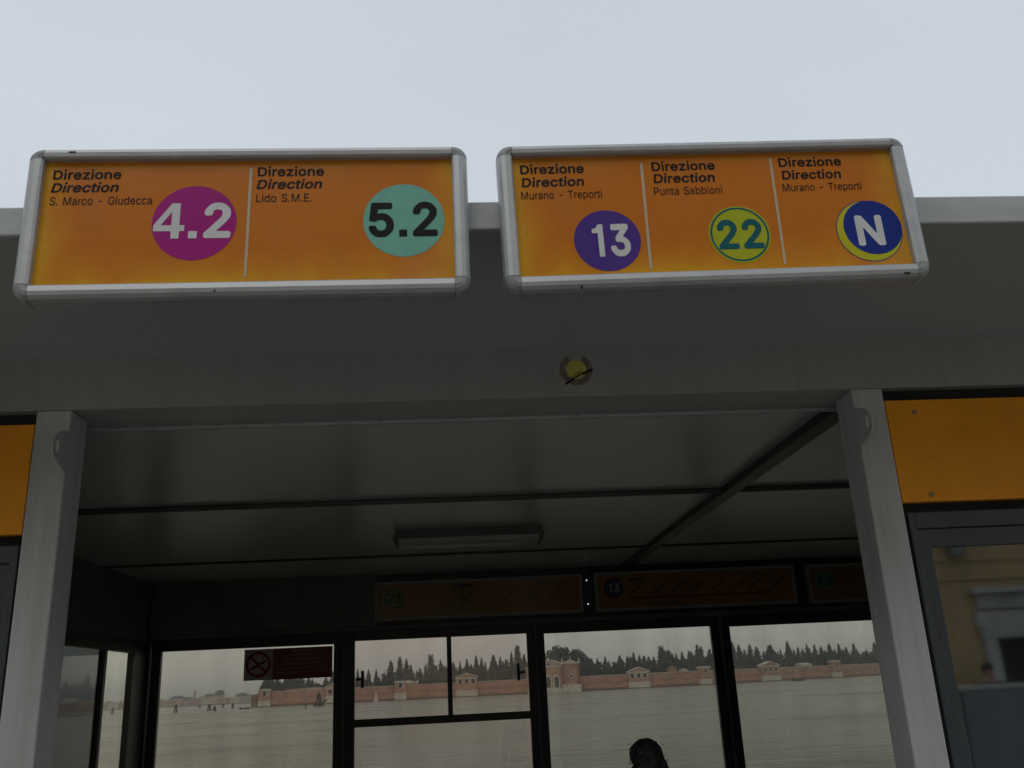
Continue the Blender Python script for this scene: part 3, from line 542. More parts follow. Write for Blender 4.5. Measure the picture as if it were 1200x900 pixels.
def window(x0, x1, z0, z1, y, fw, mat, gmat, name='window', top=None, axis='x', sash=None, depth=.06):
    """frame round an opening x0..x1 / z0..z1 (the glass you see); fw = width of the frame"""
    if not isinstance(fw, tuple): fw = (fw, fw)
    top = fw[0] if top is None else top
    def bx(mb, a, b, c, d, e, f):
        return mb.box(a, b, c, d, e, f) if axis == 'x' else mb.box(c, d, a, b, e, f)
    m = MB()
    bx(m, x0-fw[0], x0, y, y+depth, z0-.07, z1+top); bx(m, x1, x1+fw[1], y, y+depth, z0-.07, z1+top)
    bx(m, x0, x1, y, y+depth, z1, z1+top); bx(m, x0, x1, y, y+depth, z0-.07, z0)
    f = m.build(name, mat, sh, .003)
    g = MB(); bx(g, x0-.004, x1+.004, y+.026, y+.032, z0-.004, z1+.004); g.build('pane', gmat, f)
    return f
# back wall
YB = 9.735
MB().box(XL, XR, 9.822, 9.85, E(.55), E(1.365)).build('outer_cladding', 'white_steel', sh)
MB().box(-2.998, -.787, 9.70, YB+.02, E(.665), E(1.172)).build('wall_panel', 'dark_panel', sh, .004)
MB().box(-.785, 4.72, 9.775, 9.80, E(.665), E(1.19)).build('wall_panel', 'black', sh)
MB().box(-3.03, 4.73, 9.715, 9.78, E(.622), E(.662)).build('header_rail', 'dark_panel', sh, .004)
wins = [(-2.9, -1.2, .507, 'glass_a'), (-.992, .752, .527, 'glass_b'), (.932, 2.672, .517, 'glass_c'), (2.872, 4.60, .503, 'glass_c')]
for i, (a, b, zt, gm) in enumerate(wins):
    z0 = -.95
    fw = (.092, .092)
    f = window(a, b, E(z0), E(zt), YB, fw, 'black', gm, top=.62-zt)
    if i == 1:
        MB().box(-.066, -.018, YB-.004, YB+.05, E(-.2225), E(zt-.001)).build('mullion', 'black', f, .002)
        MB().box(a, b, YB-.006, YB+.055, E(-.296), E(-.223)).build('transom', 'black', f, .002)
        for hx, s in ((-.975, 1), (.715, -1)):
            h = MB().box(hx, hx+s*.05, YB-.03, YB-.006, E(.142), E(.172)) if s > 0 else MB().box(hx+s*.05, hx, YB-.03, YB-.006, E(.135), E(.162))
            q = hx+s*.05
            h.box(min(q, q+s*.03), max(q, q+s*.03), YB-.034, YB-.004, E(.07), E(.235))
            h.build('handle', 'black', f, .004)
for x in (-1.096, .842, 2.772):
    MB().box(x-.011, x+.011, YB-.012, YB+.05, E(-1.02), E(.621)).build('post', 'dark_panel', sh, .003)
MB().box(-3.03, 4.73, 9.73, 9.80, DECK, E(-1.022)).build('lower_panel', 'dark_panel', sh)
# left side wall
MB().box(-3.06, -3.032, 3.72, 9.70, E(.61), E(1.365)).build('wall_panel', 'dark_panel', sh)
for a, b, gm in ((3.95, 5.6, 'glass_dark'), (5.75, 7.32, 'glass_dark'), (7.47, 8.54, 'glass_dark'), (8.60, 9.29, 'glass_side')):
    window(a, b, E(-.95), E(.485), -3.08, ((.06, .03) if a == 7.47 else (.03, .40) if a == 8.60 else (.06, .06)), 'black', gm, top=.12, axis='y')
MB().box(-3.08, -3.03, 3.72, 9.715, DECK, E(-1.022)).build('lower_panel', 'dark_panel', sh)
# right side wall
MB().box(4.74, 4.77, 3.72, 9.70, E(.61), E(1.365)).build('wall_panel', 'dark_panel', sh)
for a, b in ((3.95, 5.7), (5.85, 7.6), (7.75, 9.5)):
    window(a, b, E(-.95), E(.485), 4.73, .07, 'black', 'glass_dark', top=.12, axis='y')
MB().box(4.73, 4.78, 3.72, 9.715, DECK, E(-1.022)).build('lower_panel', 'dark_panel', sh)
# front bays: orange panel over a grey window, on both sides of the opening
for x0, x1 in ((-3.03, -1.6235), (1.8375, 3.26), (3.28, 4.73)):
    MB().box(x0, x1, 3.650, 3.70, E(.585), E(1.1305)).build('backing_panel', 'black_gap', sh)
    p = MB().box(x0, x1, 3.602, 3.645, E(.6415), E(1.0755)).build('orange_panel', 'orange', sh, .003)
    sx = [x0+.12, (x0+x1)/2, x1-.12] if x0 > 0 else [x0+.12, (x0+x1)/2]
    for x in sx:
        for z, dx in ((1.021, 0), (.671, .006)):
            MB().cyl((x+dx, 3.597, E(z)), .011, .006, 'y', 14).build('screw', 'screw', p, .002)
    a, b = x0+.014, x1-.006
    m = MB(); y = 3.606      # outer frame
    m.box(a, a+.028, y, y+.06, E(-1.05), E(.6)); m.box(b-.028, b, y, y+.06, E(-1.05), E(.6))
    m.box(a+.028, b-.028, y, y+.06, E(.535), E(.6)); m.box(a+.028, b-.028, y, y+.06, E(-1.05), E(-.99))
    f = m.build('window', 'blue_grey', sh, .003)
    m = MB(); y = 3.616; c, d = a+.030, b-.030
    m.box(c, c+.048, y, y+.04, E(-.988), E(.533)); m.box(d-.048, d, y, y+.04, E(-.988), E(.533))
    m.box(c+.048, d-.048, y, y+.04, E(.460), E(.533)); m.box(c+.048, d-.048, y, y+.04, E(-.988), E(-.92))
    m.build('sash', 'blue_grey', f, .003)
    MB().box(c+.046, d-.046, 3.634, 3.640, E(-.922), E(.462)).build('pane', 'glass_mirror', f)
    MB().box(x0, x1, 3.61, 3.66, DECK, E(-1.052)).build('lower_panel', 'orange', sh, .003)
    MB().box(x0, x1, 3.80, 3.82, E(-.93), E(.60)).build('inner_blind', 'dark_panel', sh)

# cable at the back left corner
m = MB(); m.tube([(-2.93, 9.66, E(1.17)), (-2.95, 9.66, E(1.12)), (-2.99, 9.66, E(1.06)), (-2.985, 9.66, E(.9)), (-3.0, 9.66, E(.78)), (-3.005, 9.68, E(.70))], .009)
tag_o = m.build('cable', 'cable', None, smooth=True); tag_o['label'] = 'thin grey cable running down the back left corner below the ceiling'; tag_o['category'] = 'cable'

# ------------------------------------------------------------------ ceiling lamp
t = thing('ceiling_lamp', 'unlit tubular ceiling lamp with frosted cover under the shelter ceiling', 'ceiling lamp', (.14, 7.17, E(1.175)))
m = MB(); m.prism([(-.40, E(1.1755)), (.69, E(1.1755)), (.725, E(1.118)), (-.44, E(1.118))], 7.03, 7.33, 'y'); m.build('housing', 'dark_panel', t, .006)
m = MB(); m.prism([(7.05, E(1.1175)), (7.31, E(1.1175)), (7.29, E(1.085)), (7.24, E(1.068)), (7.12, E(1.068)), (7.07, E(1.085))], -.395, .68, 'x'); m.build('cover', 'lamp_cover', t, .005)
for x in (-.425, .682):
    MB().box(x, x+.028, 7.045, 7.315, E(1.07), E(1.1172)).build('end_cap', 'dark_panel', t, .006)

# ------------------------------------------------------------------ direction signs
def sign(label, x0, x1, cells, divs, slots=(), tilt=0.):
    global TILT
    cx = (x0+x1)/2; zb, zt = E(1.146)+tilt*.6, E(1.554)+tilt*.6; y = 2.48; kt = .80; TILT = (tilt, cx, zb-.05)
    t = thing('direction_sign', label, 'sign', (cx, 2.5, zb-.05), 'direction signs on the roof edge')
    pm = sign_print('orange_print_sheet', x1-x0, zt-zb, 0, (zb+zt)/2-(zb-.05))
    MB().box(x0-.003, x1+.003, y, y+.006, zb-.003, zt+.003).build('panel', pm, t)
    MB().box(x0-.02, x1+.02, y+.0065, y+.05, zb-.02, zt+.015).build('box_back', 'alu', t, .004)
    for x in (x0+.2, x1-.2):
        MB().box(x-.02, x+.02, y+.0505, 2.545, E(1.36), E(1.42)).build('bracket', 'alu', t, .002)
    prof = [(0, .012), (0, -.020), (.006, -.027), (.022, -.029), (.034, -.026), (.043, -.016), (.047, 0), (.047, .042), (.006, .042), (.006, .012)]
    g = .0006
    for nm, poly, a, b, ax in (('top_rail', [(y+v, zt+u*kt) for u, v in prof], x0+g, x1-g, 'x'), ('bottom_rail', [(y+v, zb-u) for u, v in prof], x0+g, x1-g, 'x'),
                               ('side_rail', [(x0-u, y+v) for u, v in prof], zb+g, zt-g, 'z'), ('side_rail', [(x1+u, y+v) for u, v in prof], zb+g, zt-g, 'z')):
        MB().prism(poly, a, b, ax).build(nm, 'alu', t, .0015)
    for sx, sz, px, pz in ((-1, 1, x0, zt), (1, 1, x1, zt), (-1, -1, x0, zb), (1, -1, x1, zb)):
        m = MB(); n = 8; k = len(prof); vs = []
        for i in range(n+1):
            a = math.pi/2*i/n
            for u, v in prof: vs.append((px+sx*(u+.0005)*math.cos(a), y+v, pz+sz*(u+.0005)*(kt if sz > 0 else 1)*math.sin(a)))
        fs = [(i*k+j, i*k+(j+1) % k, (i+1)*k+(j+1) % k, (i+1)*k+j) for i in range(n) for j in range(k)]
        fs += [tuple(range(k)), tuple(range(n*k, (n+1)*k))[::-1]]
        m.add(vs, fs).build('corner_piece', 'corner_plastic', t)
    for x, (za, zc) in divs:
        (xa, za), (xb, zc) = lev(x, za), lev(x+.003, zc)
        bar(MB(), xa, E(za), xb, E(zc), .0085, y-.0012).build('divider_line', 'print_line', t)
    for c in cells: c(t, y)
    t.rotation_euler = (0, -tilt, 0)
    for x, z, w_ in slots: MB().box(x, x+w_, y-.0305, y-.02, z, z+.004).build('drain_slot', 'black_gap', t)
    return t
def lev(x, z):
    """place on the hanging sign -> place on the sign before it is tilted"""
    t_, c_, o_ = TILT
    return x+t_*(z+EYE-o_), z-t_*(x-c_)
def txt(s, st, x0, x1, z, cap, mat='print_black', lift=.0012, shear=0., slope=0., name='lettering'):
    def f(t, y):
        a, zz = lev(x0, z); return text_mesh(name, s, st, a, a+x1-x0, E(zz), cap, y-lift, mat, t, shear, slope)
    return f
def dsc(cx, cz, r, mat, lift=.0008, r_in=None, sx=1, name='disc'):
    def f(t, y):
        a, zz = lev(cx, cz); return disc(a, E(zz), r, y-lift, r_in=r_in, sx=sx).build(name, mat, t)
    return f
sign('silver framed orange sign with magenta 4.2 and turquoise 5.2 discs, on the left', -1.173, .033, [
    txt('Direzione', 'B', -1.150, -.953, 1.4965, .0315), txt('Direction', 'B', -1.152, -.960, 1.4530, .0315, shear=.2),
    txt('S. Marco - Giudecca', 'R', -1.151, -.857, 1.4105, .027),
    dsc(-.730, 1.347, .1225, 'print_magenta'), txt('4.2', 'B', -.847, -.623, 1.2955, .116, 'print_white', .0016),
    txt('Direzione', 'B', -.552, -.354, 1.5010, .0315), txt('Direction', 'B', -.554, -.362, 1.4575, .0315, shear=.2),
    txt('Lido S.M.E.', 'R', -.553, -.389, 1.4135, .027),
    dsc(-.114, 1.347, .1215, 'print_teal'), txt('5.2', 'B', -.219, -.014, 1.2915, .115, 'print_black', .0016)],
    [(-.575, (1.168, 1.530))], [(-1.10, E(1.570), .020), (-.655, E(1.112), .005)])
def night(t, y):
    a, z = lev(1.3155, 1.289); z = E(z)
    disc(a, z, .1045, y-.0006).build('disc_edge', 'print_blue', t)
    disc(a, z, .1020, y-.0010).build('disc', 'print_yellow', t)
    disc(a+.0125, z+.0115, .0925, y-.0014).build('disc', 'print_blue', t)
sign('wide orange sign in silver frame with 13, 22 and N discs, on the right', .2265, 1.4335, [
    txt('Direzione', 'B', .244, .442, 1.4990, .0315), txt('Direction', 'B', .246, .438, 1.4540, .0315, shear=.1),
    txt('Murano - Treporti', 'R', .243, .492, 1.4115, .0265),
    dsc(.4965, 1.269, .102, 'print_violet'), txt('13', 'B', .452, .566, 1.2145, .108, 'print_white', .0016),
    txt('Direzione', 'B', .655, .856, 1.5060, .0315), txt('Direction', 'B', .657, .850, 1.4635, .0315, shear=.1),
    txt('Punta Sabbioni', 'R', .655, .870, 1.4215, .0265),
    dsc(.906, 1.2835, .0965, 'print_lime'), dsc(.906, 1.2835, .0915, 'print_green', .0012, .0855, name='ring'),
    txt('22', 'B', .838, .978, 1.2325, .099, 'print_green', .0016),
    txt('Direzione', 'B', 1.062, 1.265, 1.5165, .0315), txt('Direction', 'B', 1.066, 1.256, 1.4715, .0315, shear=.1),
    txt('Murano - Treporti', 'R', 1.063, 1.317, 1.4295, .0265),
    night, txt('N', 'B', 1.275, 1.361, 1.2375, .104, 'print_white', .0018)],
    [(.6205, (1.172, 1.535)), (1.0335, (1.181, 1.547))], [(.40, E(1.110), .006), (1.385, E(1.120), .018)], .017)

# ------------------------------------------------------------------ round sticker on the beam
t = thing('round_sticker', 'worn round sticker with yellow centre stuck on the grey beam', 'sticker', (.54, 3.6, E(1.248)))
cx, cz, y = .540, 1.247, 3.5985
m = MB(); pts = []
for i in range(40):
    a = 2*math.pi*i/40; x, z = .073*math.cos(a), .073*math.sin(a)
    if z > .052: z = .052-.010*math.cos(x*26)+.002*math.sin(i*3)
    pts.append((cx+x, y, E(cz+z)))
m.add(pts, [tuple(range(40))]).build('paper', 'sticker_grey', t)
m = MB(); vs = []; n = 40
for i in range(n):
    a = -R(242)+R(304)*i/(n-1)
    a = R(90)+R(28)+R(304)*i/(n-1)
    vs += [(cx+.069*math.cos(a), y-.0005, E(cz+.069*math.sin(a))), (cx+.044*math.cos(a), y-.0005, E(cz+.044*math.sin(a)))]
m.add(vs, [(2*i, 2*i+2, 2*i+3, 2*i+1) for i in range(n-1)]).build('printed_ring', 'sticker_brown', t)
disc(cx+.001, E(cz-.001), .041, y-.0008).build('printed_centre', 'sticker_yellow', t)
m = MB()
for a in (148, 158, 168, 178, 188): bar(m, cx+.047*math.cos(R(a)), E(cz+.047*math.sin(R(a))), cx+.062*math.cos(R(a)), E(cz+.062*math.sin(R(a))), .004, y-.0010)
m.build('printed_marks', 'sticker_grey', t)
m = MB(); bar(m, cx-.048, E(cz-.064), cx-.012, E(cz-.040), .010, y-.0012); bar(m, cx-.014, E(cz-.041), cx+.030, E(cz-.018), .005, y-.0012); bar(m, cx+.026, E(cz-.020), cx+.069, E(cz-.002), .011, y-.0012)
for i in range(5):
    x = cx-.018+i*.010; z = cz-.040+i*.0046
    bar(m, x, E(z), x+.003, E(z+.016+.004*(i % 2)), .0035, y-.0014)
m.build('scribble', 'print_black', t)

# ------------------------------------------------------------------ route boards inside
def board(label, x0, x1, z0, z1, draw):
    t = thing('route_board', label, 'route board', ((x0+x1)/2, 9.72, E(z0)), 'route map boards over the back windows')
    m = MB(); y = 9.69; fw = .028
    m.box(x0, x1, y, 9.774, E(z1-fw), E(z1)); m.box(x0, x1, y, 9.774, E(z0), E(z0+fw))
    m.box(x0, x0+fw, y, 9.774, E(z0+fw), E(z1-fw)); m.box(x1-fw, x1, y, 9.774, E(z0+fw), E(z1-fw))
    m.build('frame', 'lamp_body', t, .004)
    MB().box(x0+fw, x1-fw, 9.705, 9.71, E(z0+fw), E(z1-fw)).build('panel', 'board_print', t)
    MB().box(x0+fw, x1-fw, 9.6945, 9.697, E(z0+fw), E(z1-fw)).build('cover', 'acrylic', t)  # pane added in front to darken the board behind it
    draw(t, 9.704)
def diag(t, y, segs, mat='print_black', w=.012):
    for s in segs: bar(MB(), s[0], E(s[1]), s[2], E(s[3]), w, y).build('route_print', mat, t)
def d22(t, y):
    disc(-.59, E(.931), .105, y).build('disc', 'print_lime', t); disc(-.59, E(.931), .100, y-.001, r_in=.088).build('ring', 'print_green', t)
    text_mesh('lettering', '22', 'B', -.662, -.518, E(.883), .098, y-.002, 'print_green', t)
    diag(t, y, [(.024, 1.030, .201, 1.034)], w=.022); diag(t, y-.001, [(.110, 1.03, .108, .834)], w=.008)
    diag(t, y, [(-.373, .837, .10, .836)], 'print_line', .007); diag(t, y, [(.12, .836, 1.148, .844)], 'print_green', .007)
    diag(t, y-.001, [(.134, .875, .262, 1.012), (.529, .868, .650, .965), (.97, .845, 1.14, .99)])
    disc(.108, E(.830), .018, y-.002).build('stop_dot', 'print_green', t); disc(.561, E(.795), .018, y-.002).build('stop_dot', 'print_red', t)
def d13(t, y):
    disc(1.683, E(.942), .102, y).build('disc', 'print_violet', t); text_mesh('lettering', '13', 'B', 1.635, 1.745, E(.895), .095, y-.001, 'print_white', t)
    diag(t, y, [(1.835, 1.017, 1.997, 1.022)], w=.02); diag(t, y, [(1.817, .831, 3.361, .833)], 'print_red', .016)
    diag(t, y-.001, [(1.86+k*.21, .87, 2.02+k*.21+.01*(k % 3), 1.0-.03*(k % 2)) for k in range(8)])
def d52(t, y):
    disc(3.947, E(.925), .10, y).build('disc', 'print_teal', t); text_mesh('lettering', '5.2', 'B', 3.868, 4.028, E(.880), .088, y-.001, 'print_black', t)
    diag(t, y, [(4.10, .83, 4.55, .833)], 'print_teal', .014)
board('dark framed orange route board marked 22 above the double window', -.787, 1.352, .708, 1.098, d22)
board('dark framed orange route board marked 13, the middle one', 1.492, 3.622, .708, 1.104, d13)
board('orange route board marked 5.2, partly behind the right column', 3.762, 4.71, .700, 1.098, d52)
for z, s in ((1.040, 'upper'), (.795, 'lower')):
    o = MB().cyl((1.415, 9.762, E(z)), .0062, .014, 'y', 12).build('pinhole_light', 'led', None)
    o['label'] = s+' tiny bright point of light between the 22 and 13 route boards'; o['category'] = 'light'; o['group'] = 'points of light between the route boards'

# ------------------------------------------------------------------ no smoking notice on the first window
t = thing('no_smoking_notice', 'no smoking notice with dark red text panel stuck on the leftmost back window', 'notice', (-1.65, 9.75, E(.19)))
y = 9.7555
MB().box(-2.088, -1.808, y, y+.0025, E(.192), E(.490)).build('symbol_panel', 'notice_white', t)
MB().box(-1.8075, -1.215, y, y+.0025, E(.190), E(.490)).build('text_panel', 'notice_dark_red', t)
cx, cz = -1.948, .343
disc(cx, E(cz), .125, y-.001, r_in=.098).build('prohibition_ring', 'print_red', t)
bar(MB(), cx-.078, E(cz+.078), cx+.078, E(cz-.078), .026, y-.002).build('prohibition_bar', 'print_red', t)
m = MB(); bar(m, cx-.07, E(cz-.045), cx+.07, E(cz+.03), .022, y-.001)
m.tube([(cx+.055, y-.0008, E(cz+.04)), (cx+.04, y-.0008, E(cz+.06)), (cx+.065, y-.0008, E(cz+.075))], .004, 4)
m.build('cigarette_print', 'print_black', t)
for k, (wd, zz) in enumerate(((.20, .452), (.24, .415), (.34, .372), (.38, .328), (.46, .286), (.48, .250))):
    m = MB(); x = -1.51-wd/2; i = 0; h = .016 if k < 4 else .009
    while x < -1.51+wd/2-.01:
        L_ = random.uniform(.016, .05); m.add([(x, y-.001, E(zz)), (min(x+L_, -1.51+wd/2), y-.001, E(zz)), (min(x+L_, -1.51+wd/2), y-.001, E(zz)+h), (x, y-.001, E(zz)+h)], [(0, 1, 2, 3)]); x += L_+.012
    m.build('small_print', 'sticker_grey', t, kind='stuff')

# ------------------------------------------------------------------ people
def skinned(name, mat, parent, pts, edges, root=0, lv=2):
    """one continuous surface grown round a skeleton: pts = (x, y, z, rx, ry)"""
    ox = ORIG[parent.name]
    me = bpy.data.meshes.new(name); me.from_pydata([(p[0], p[1], p[2]) for p in pts], edges, []); me.update()
    sk = me.attributes  # noqa
    o = bpy.data.objects.new(name, me); C.objects.link(o); o.parent = parent; ORIG[o.name] = ox
    md = o.modifiers.new('skin', 'SKIN')
    sv_ = me.skin_vertices[0].data
    for i, p in enumerate(pts): sv_[i].radius = (p[3], p[4]); sv_[i].use_root = (i == root)
    md.use_smooth_shade = True
    s2 = o.modifiers.new('sub', 'SUBSURF'); s2.levels = lv; s2.render_levels = lv
    me.materials.append(MAT[mat])
    return o
def person(label, loc, h, rz, coat, legs, group=None):
    k = h/1.75
    t = thing('person', label, 'person', loc, group); t.rotation_euler = (0, 0, rz)
    P = [(0,0,.98,.13,.10), (0,.01,1.15,.125,.095), (0,.01,1.33,.15,.105), (0,0,1.45,.08,.075), (0,-.005,1.52,.052,.052), (0,-.02,1.60,.075,.085), (0,-.02,1.68,.072,.088),
         (.17,0,1.42,.052,.052), (.23,.01,1.14,.042,.042), (.24,-.07,.90,.030,.030), (.24,-.09,.84,.026,.035),
         (-.17,0,1.42,.052,.052), (-.23,.01,1.14,.042,.042), (-.24,-.07,.90,.030,.030), (-.24,-.09,.84,.026,.035),
         (.09,0,.88,.085,.085), (.10,-.01,.50,.058,.06), (.10,.01,.09,.040,.045), (.11,-.13,.035,.035,.028),
         (-.09,0,.88,.085,.085), (-.10,-.01,.50,.058,.06), (-.10,.01,.09,.040,.045), (-.11,-.13,.035,.035,.028)]
    Ed = [(0,1),(1,2),(2,3),(3,4),(4,5),(5,6),(3,7),(7,8),(8,9),(9,10),(3,11),(11,12),(12,13),(13,14),(0,15),(15,16),(16,17),(17,18),(0,19),(19,20),(20,21),(21,22)]
    # five fingers on each hand
    for s, hi in ((1, 10), (-1, 14)):
        b = P[hi]
        for j, (dy, ln) in enumerate(((-.026, .062), (-.009, .070), (.009, .066), (.026, .052))):
            P.append((b[0], b[1]+dy, b[2]-.035, .009, .009)); P.append((b[0]-s*.006, b[1]+dy*1.1, b[2]-.035-ln*.5, .008, .008)); P.append((b[0]-s*.018, b[1]+dy*1.1, b[2]-.035-ln, .007, .007))
            n = len(P); Ed += [(hi, n-3), (n-3, n-2), (n-2, n-1)]
        P.append((b[0]-s*.012, b[1]-.045, b[2]-.005, .010, .010)); P.append((b[0]-s*.02, b[1]-.058, b[2]-.04, .008, .008)); n = len(P); Ed += [(hi, n-2), (n-2, n-1)]
    sc = lambda Q: [(p[0]*k, p[1]*k, p[2]*k, p[3]*k, p[4]*k) for p in Q]
    skinned('body', 'skin', t, sc(P), Ed)
    m = MB()  # nose
    m.add([(-.012*k, -.100*k, 1.60*k), (.012*k, -.100*k, 1.60*k), (0, -.100*k, 1.655*k), (0, -.128*k, 1.603*k)], [(0, 1, 3), (1, 2, 3), (2, 0, 3)]); m.v = [tuple(Vector(v)+Vector(loc)) for v in m.v]; m.build('nose', 'skin', t, smooth=True)
    for s in (-1, 1):
        e = bpy.data.meshes.new('eye'); import bmesh
        bm = bmesh.new(); bmesh.ops.create_icosphere(bm, subdivisions=2, radius=.011*k, matrix=Matrix.Translation((s*.03*k, -.096*k, 1.655*k))); bm.to_mesh(e); bm.free()
        e.materials.append(MAT['print_black']); o = bpy.data.objects.new('eye', e); C.objects.link(o); o.parent = t
    m = MB(); m.box(-.022*k, .022*k, -.108*k, -.098*k, 1.567*k, 1.573*k); m.v = [tuple(Vector(v)+Vector(loc)) for v in m.v]; m.build('mouth', 'notice_dark_red', t)
    skinned('coat', coat, t, sc([(0,.01,.78,.19,.15),(0,.01,.98,.175,.135),(0,.015,1.20,.165,.125),(0,.015,1.38,.175,.125),(0,.01,1.47,.085,.085),
        (.185,.0,1.42,.072,.072),(.245,.01,1.14,.062,.062),(.25,-.055,.93,.048,.048),(-.185,.0,1.42,.072,.072),(-.245,.01,1.14,.062,.062),(-.25,-.055,.93,.048,.048)]),
        [(0,1),(1,2),(2,3),(3,4),(3,5),(5,6),(6,7),(3,8),(8,9),(9,10)], 1)
    skinned('trousers', legs, t, sc([(0,0,.95,.14,.115),(.095,0,.84,.10,.10),(.10,-.01,.50,.075,.078),(.10,.01,.12,.060,.064),(-.095,0,.84,.10,.10),(-.10,-.01,.50,.075,.078),(-.10,.01,.12,.060,.064)]),
        [(0,1),(1,2),(2,3),(0,4),(4,5),(5,6)])
    for s in (-1, 1):
        skinned('shoe', 'shoe', t, sc([(s*.105,.03,.055,.048,.05),(s*.108,-.06,.045,.048,.042),(s*.112,-.16,.038,.042,.034)]), [(0,1),(1,2)], 1)
    return t, k
def hair(t, k, blobs, vox=.0065):
    import bmesh
    bm = bmesh.new()
    for c, r in blobs:
        M_ = Matrix.Translation(Vector(c)*k) @ Matrix.Diagonal((r[0]*k, r[1]*k, r[2]*k, 1))
        bmesh.ops.create_icosphere(bm, subdivisions=3, radius=1, matrix=M_)
    me = bpy.data.meshes.new('hair'); bm.to_mesh(me); bm.free(); me.materials.append(MAT['hair'])
    o = bpy.data.objects.new('hair', me); C.objects.link(o); o.parent = t; ORIG[o.name] = ORIG[t.name]
    r = o.modifiers.new('remesh', 'REMESH'); r.mode = 'VOXEL'; r.voxel_size = vox; r.use_smooth_shade = True
    s_ = o.modifiers.new('smooth', 'SMOOTH'); s_.iterations = 4
    tx = bpy.data.textures.new('hair_locks', 'CLOUDS'); tx.noise_scale = .028
    d = o.modifiers.new('locks', 'DISPLACE'); d.texture = tx; d.strength = .015; d.mid_level = .5
H = 1.60
t, k = person('person with dark tousled hair seen from behind, in front of the third back window', (.945, 4.9, DECK), H, R(195), 'coat', 'jeans')
# local -y is the face; the head is turned away from the camera
m = MB(); rnd = random.Random(21)
for i in range(70):
    a = rnd.uniform(0, 6.28); s0 = Vector((.08*math.cos(a), .02+.09*math.sin(a), 1.60+rnd.uniform(-.08, .16))); d_ = Vector((math.cos(a)*rnd.uniform(.3, 1), math.sin(a)*.6, rnd.uniform(-1, .6))).normalized()*rnd.uniform(.02, .045)
    m.tube([Vector(ORIG[t.name])+(s0)*k, Vector(ORIG[t.name])+(s0+d_*.6+Vector((0, 0, .006)))*k, Vector(ORIG[t.name])+(s0+d_)*k], [.0022, .0018, .0008], 3)
m.build('loose_hair', 'hair', t, kind='stuff')
hair(t, k, [((0, .005, 1.700), (.088, .104, .085)), ((0, .04, 1.64), (.092, .085, .10)), ((.088, .045, 1.600), (.036, .05, .052)), ((-.07, .05, 1.58), (.040, .05, .10)), ((-.02, .06, 1.55), (.07, .05, .09)), ((0, .07, 1.60), (.088, .055, .12)), ((.055, .06, 1.52), (.07, .05, .08))])
t, k = person('passer-by in khaki jacket, mirrored beside the pale doorway in the dark window', (8.02, -6.8, .9), 1.62, R(190), 'khaki', 'jeans')
hair(t, k, [((0, -.01, 1.70), (.085, .10, .07)), ((0, .04, 1.66), (.088, .075, .09))])

# ------------------------------------------------------------------ across the quay, behind the viewer
t = thing('ochre_house', 'ochre house with pale stone door surround, mirrored in the dark window on the right', 'house', (4, -13, .9))
YW = -12.8
m = MB(); holes = [(11.72, 13.3, .9, 3.04), (10.4, 11.9, 5.3, 7.3), (13.6, 15.1, 5.3, 7.3), (-3.2, -1.7, .9, 3.2), (1.6, 3.0, 5.3, 7.3), (5.8, 7.2, 5.3, 7.3), (-3.0, -1.6, 5.3, 7.3), (-8, -6.6, 5.3, 7.3), (5.6, 7.4, 1.9, 3.4)]
xs = sorted({-16, 24} | {h[0] for h in holes} | {h[1] for h in holes})
for a, b in zip(xs, xs[1:]):
    zs = [.9]
    for h in sorted([h for h in holes if h[0] <= a and h[1] >= b], key=lambda h: h[2]):
        if h[2] > zs[-1]: m.box(a, b, YW-.4, YW, zs[-1], h[2])
        zs.append(h[3])
    m.box(a, b, YW-.4, YW, zs[-1], 10.2)
m.build('wall', 'ochre', t)
MB().box(-16, 24, -22, YW-.7, .9, 10.2).build('rear_wall', 'ochre', t)
MB().box(-16.4, 24.4, -22.4, YW+.45, 10.202, 10.4).build('eaves', 'roof_tile', t)
m = MB(); m.prism([(-22.4, 10.402), (YW+.45, 10.402), (-17.4, 12.6)], -16.4, 24.4, 'x'); m.build('roof', 'roof_tile', t)
for h in holes:
    z0 = h[2]
    f = MB().box(h[0], h[1], YW-.38, YW-.32, h[2], h[3]); w_ = f.build('opening', 'dark_open', t)
    if h[2] > 4:
        MB().box(h[0]-.12, h[1]+.12, YW+.002, YW+.12, h[2]-.14, h[2]-.002).build('sill', 'stone', w_)
        for a, b in ((h[0]-.72, h[0]-.02), (h[1]+.02, h[1]+.72)):
            MB().box(a, b, YW+.003, YW+.05, h[2], h[3]).build('shutter', 'shutter', w_)
MB().box(11.46, 11.718, YW+.002, YW+.14, .9, 3.038).build('door_jamb', 'stone', t); MB().box(13.302, 13.56, YW+.002, YW+.14, .9, 3.038).build('door_jamb', 'stone', t)
MB().box(11.40, 13.62, YW+.002, YW+.14, 3.04, 3.60).build('door_frieze', 'stone', t, .01)
MB().box(11.34, 11.56, YW+.002, YW+.20, 3.26, 3.60).build('door_bracket', 'stone', t, .01)
MB().box(11.45, 13.60, YW+.002, YW+.12, 3.66, 3.98).build('door_entablature', 'stone', t, .01)
MB().box(11.30, 13.75, YW+.002, YW+.32, 3.985, 4.10).build('door_cornice', 'stone', t, .01)
for z in (4.30, 4.72): MB().box(-16, 24, YW+.002, YW+.06, z, z+.09).build('string_course', 'ochre', t)
MB().box(11.02, 11.30, YW+.06, YW+.28, 4.72+.10, 5.15).build('lantern', 'shutter', t, .02)
t = thing('ochre_house', 'taller plain cream house standing beside the ochre house across the quay', 'house', (-24, -17, .9))
MB().box(-34, -16.2, -24, -12.6, .9, 12.5).build('wall', 'house_cream', t); MB().box(-34.4, -16.0, -24.4, -12.2, 12.502, 12.8).build('roof', 'roof_tile', t)
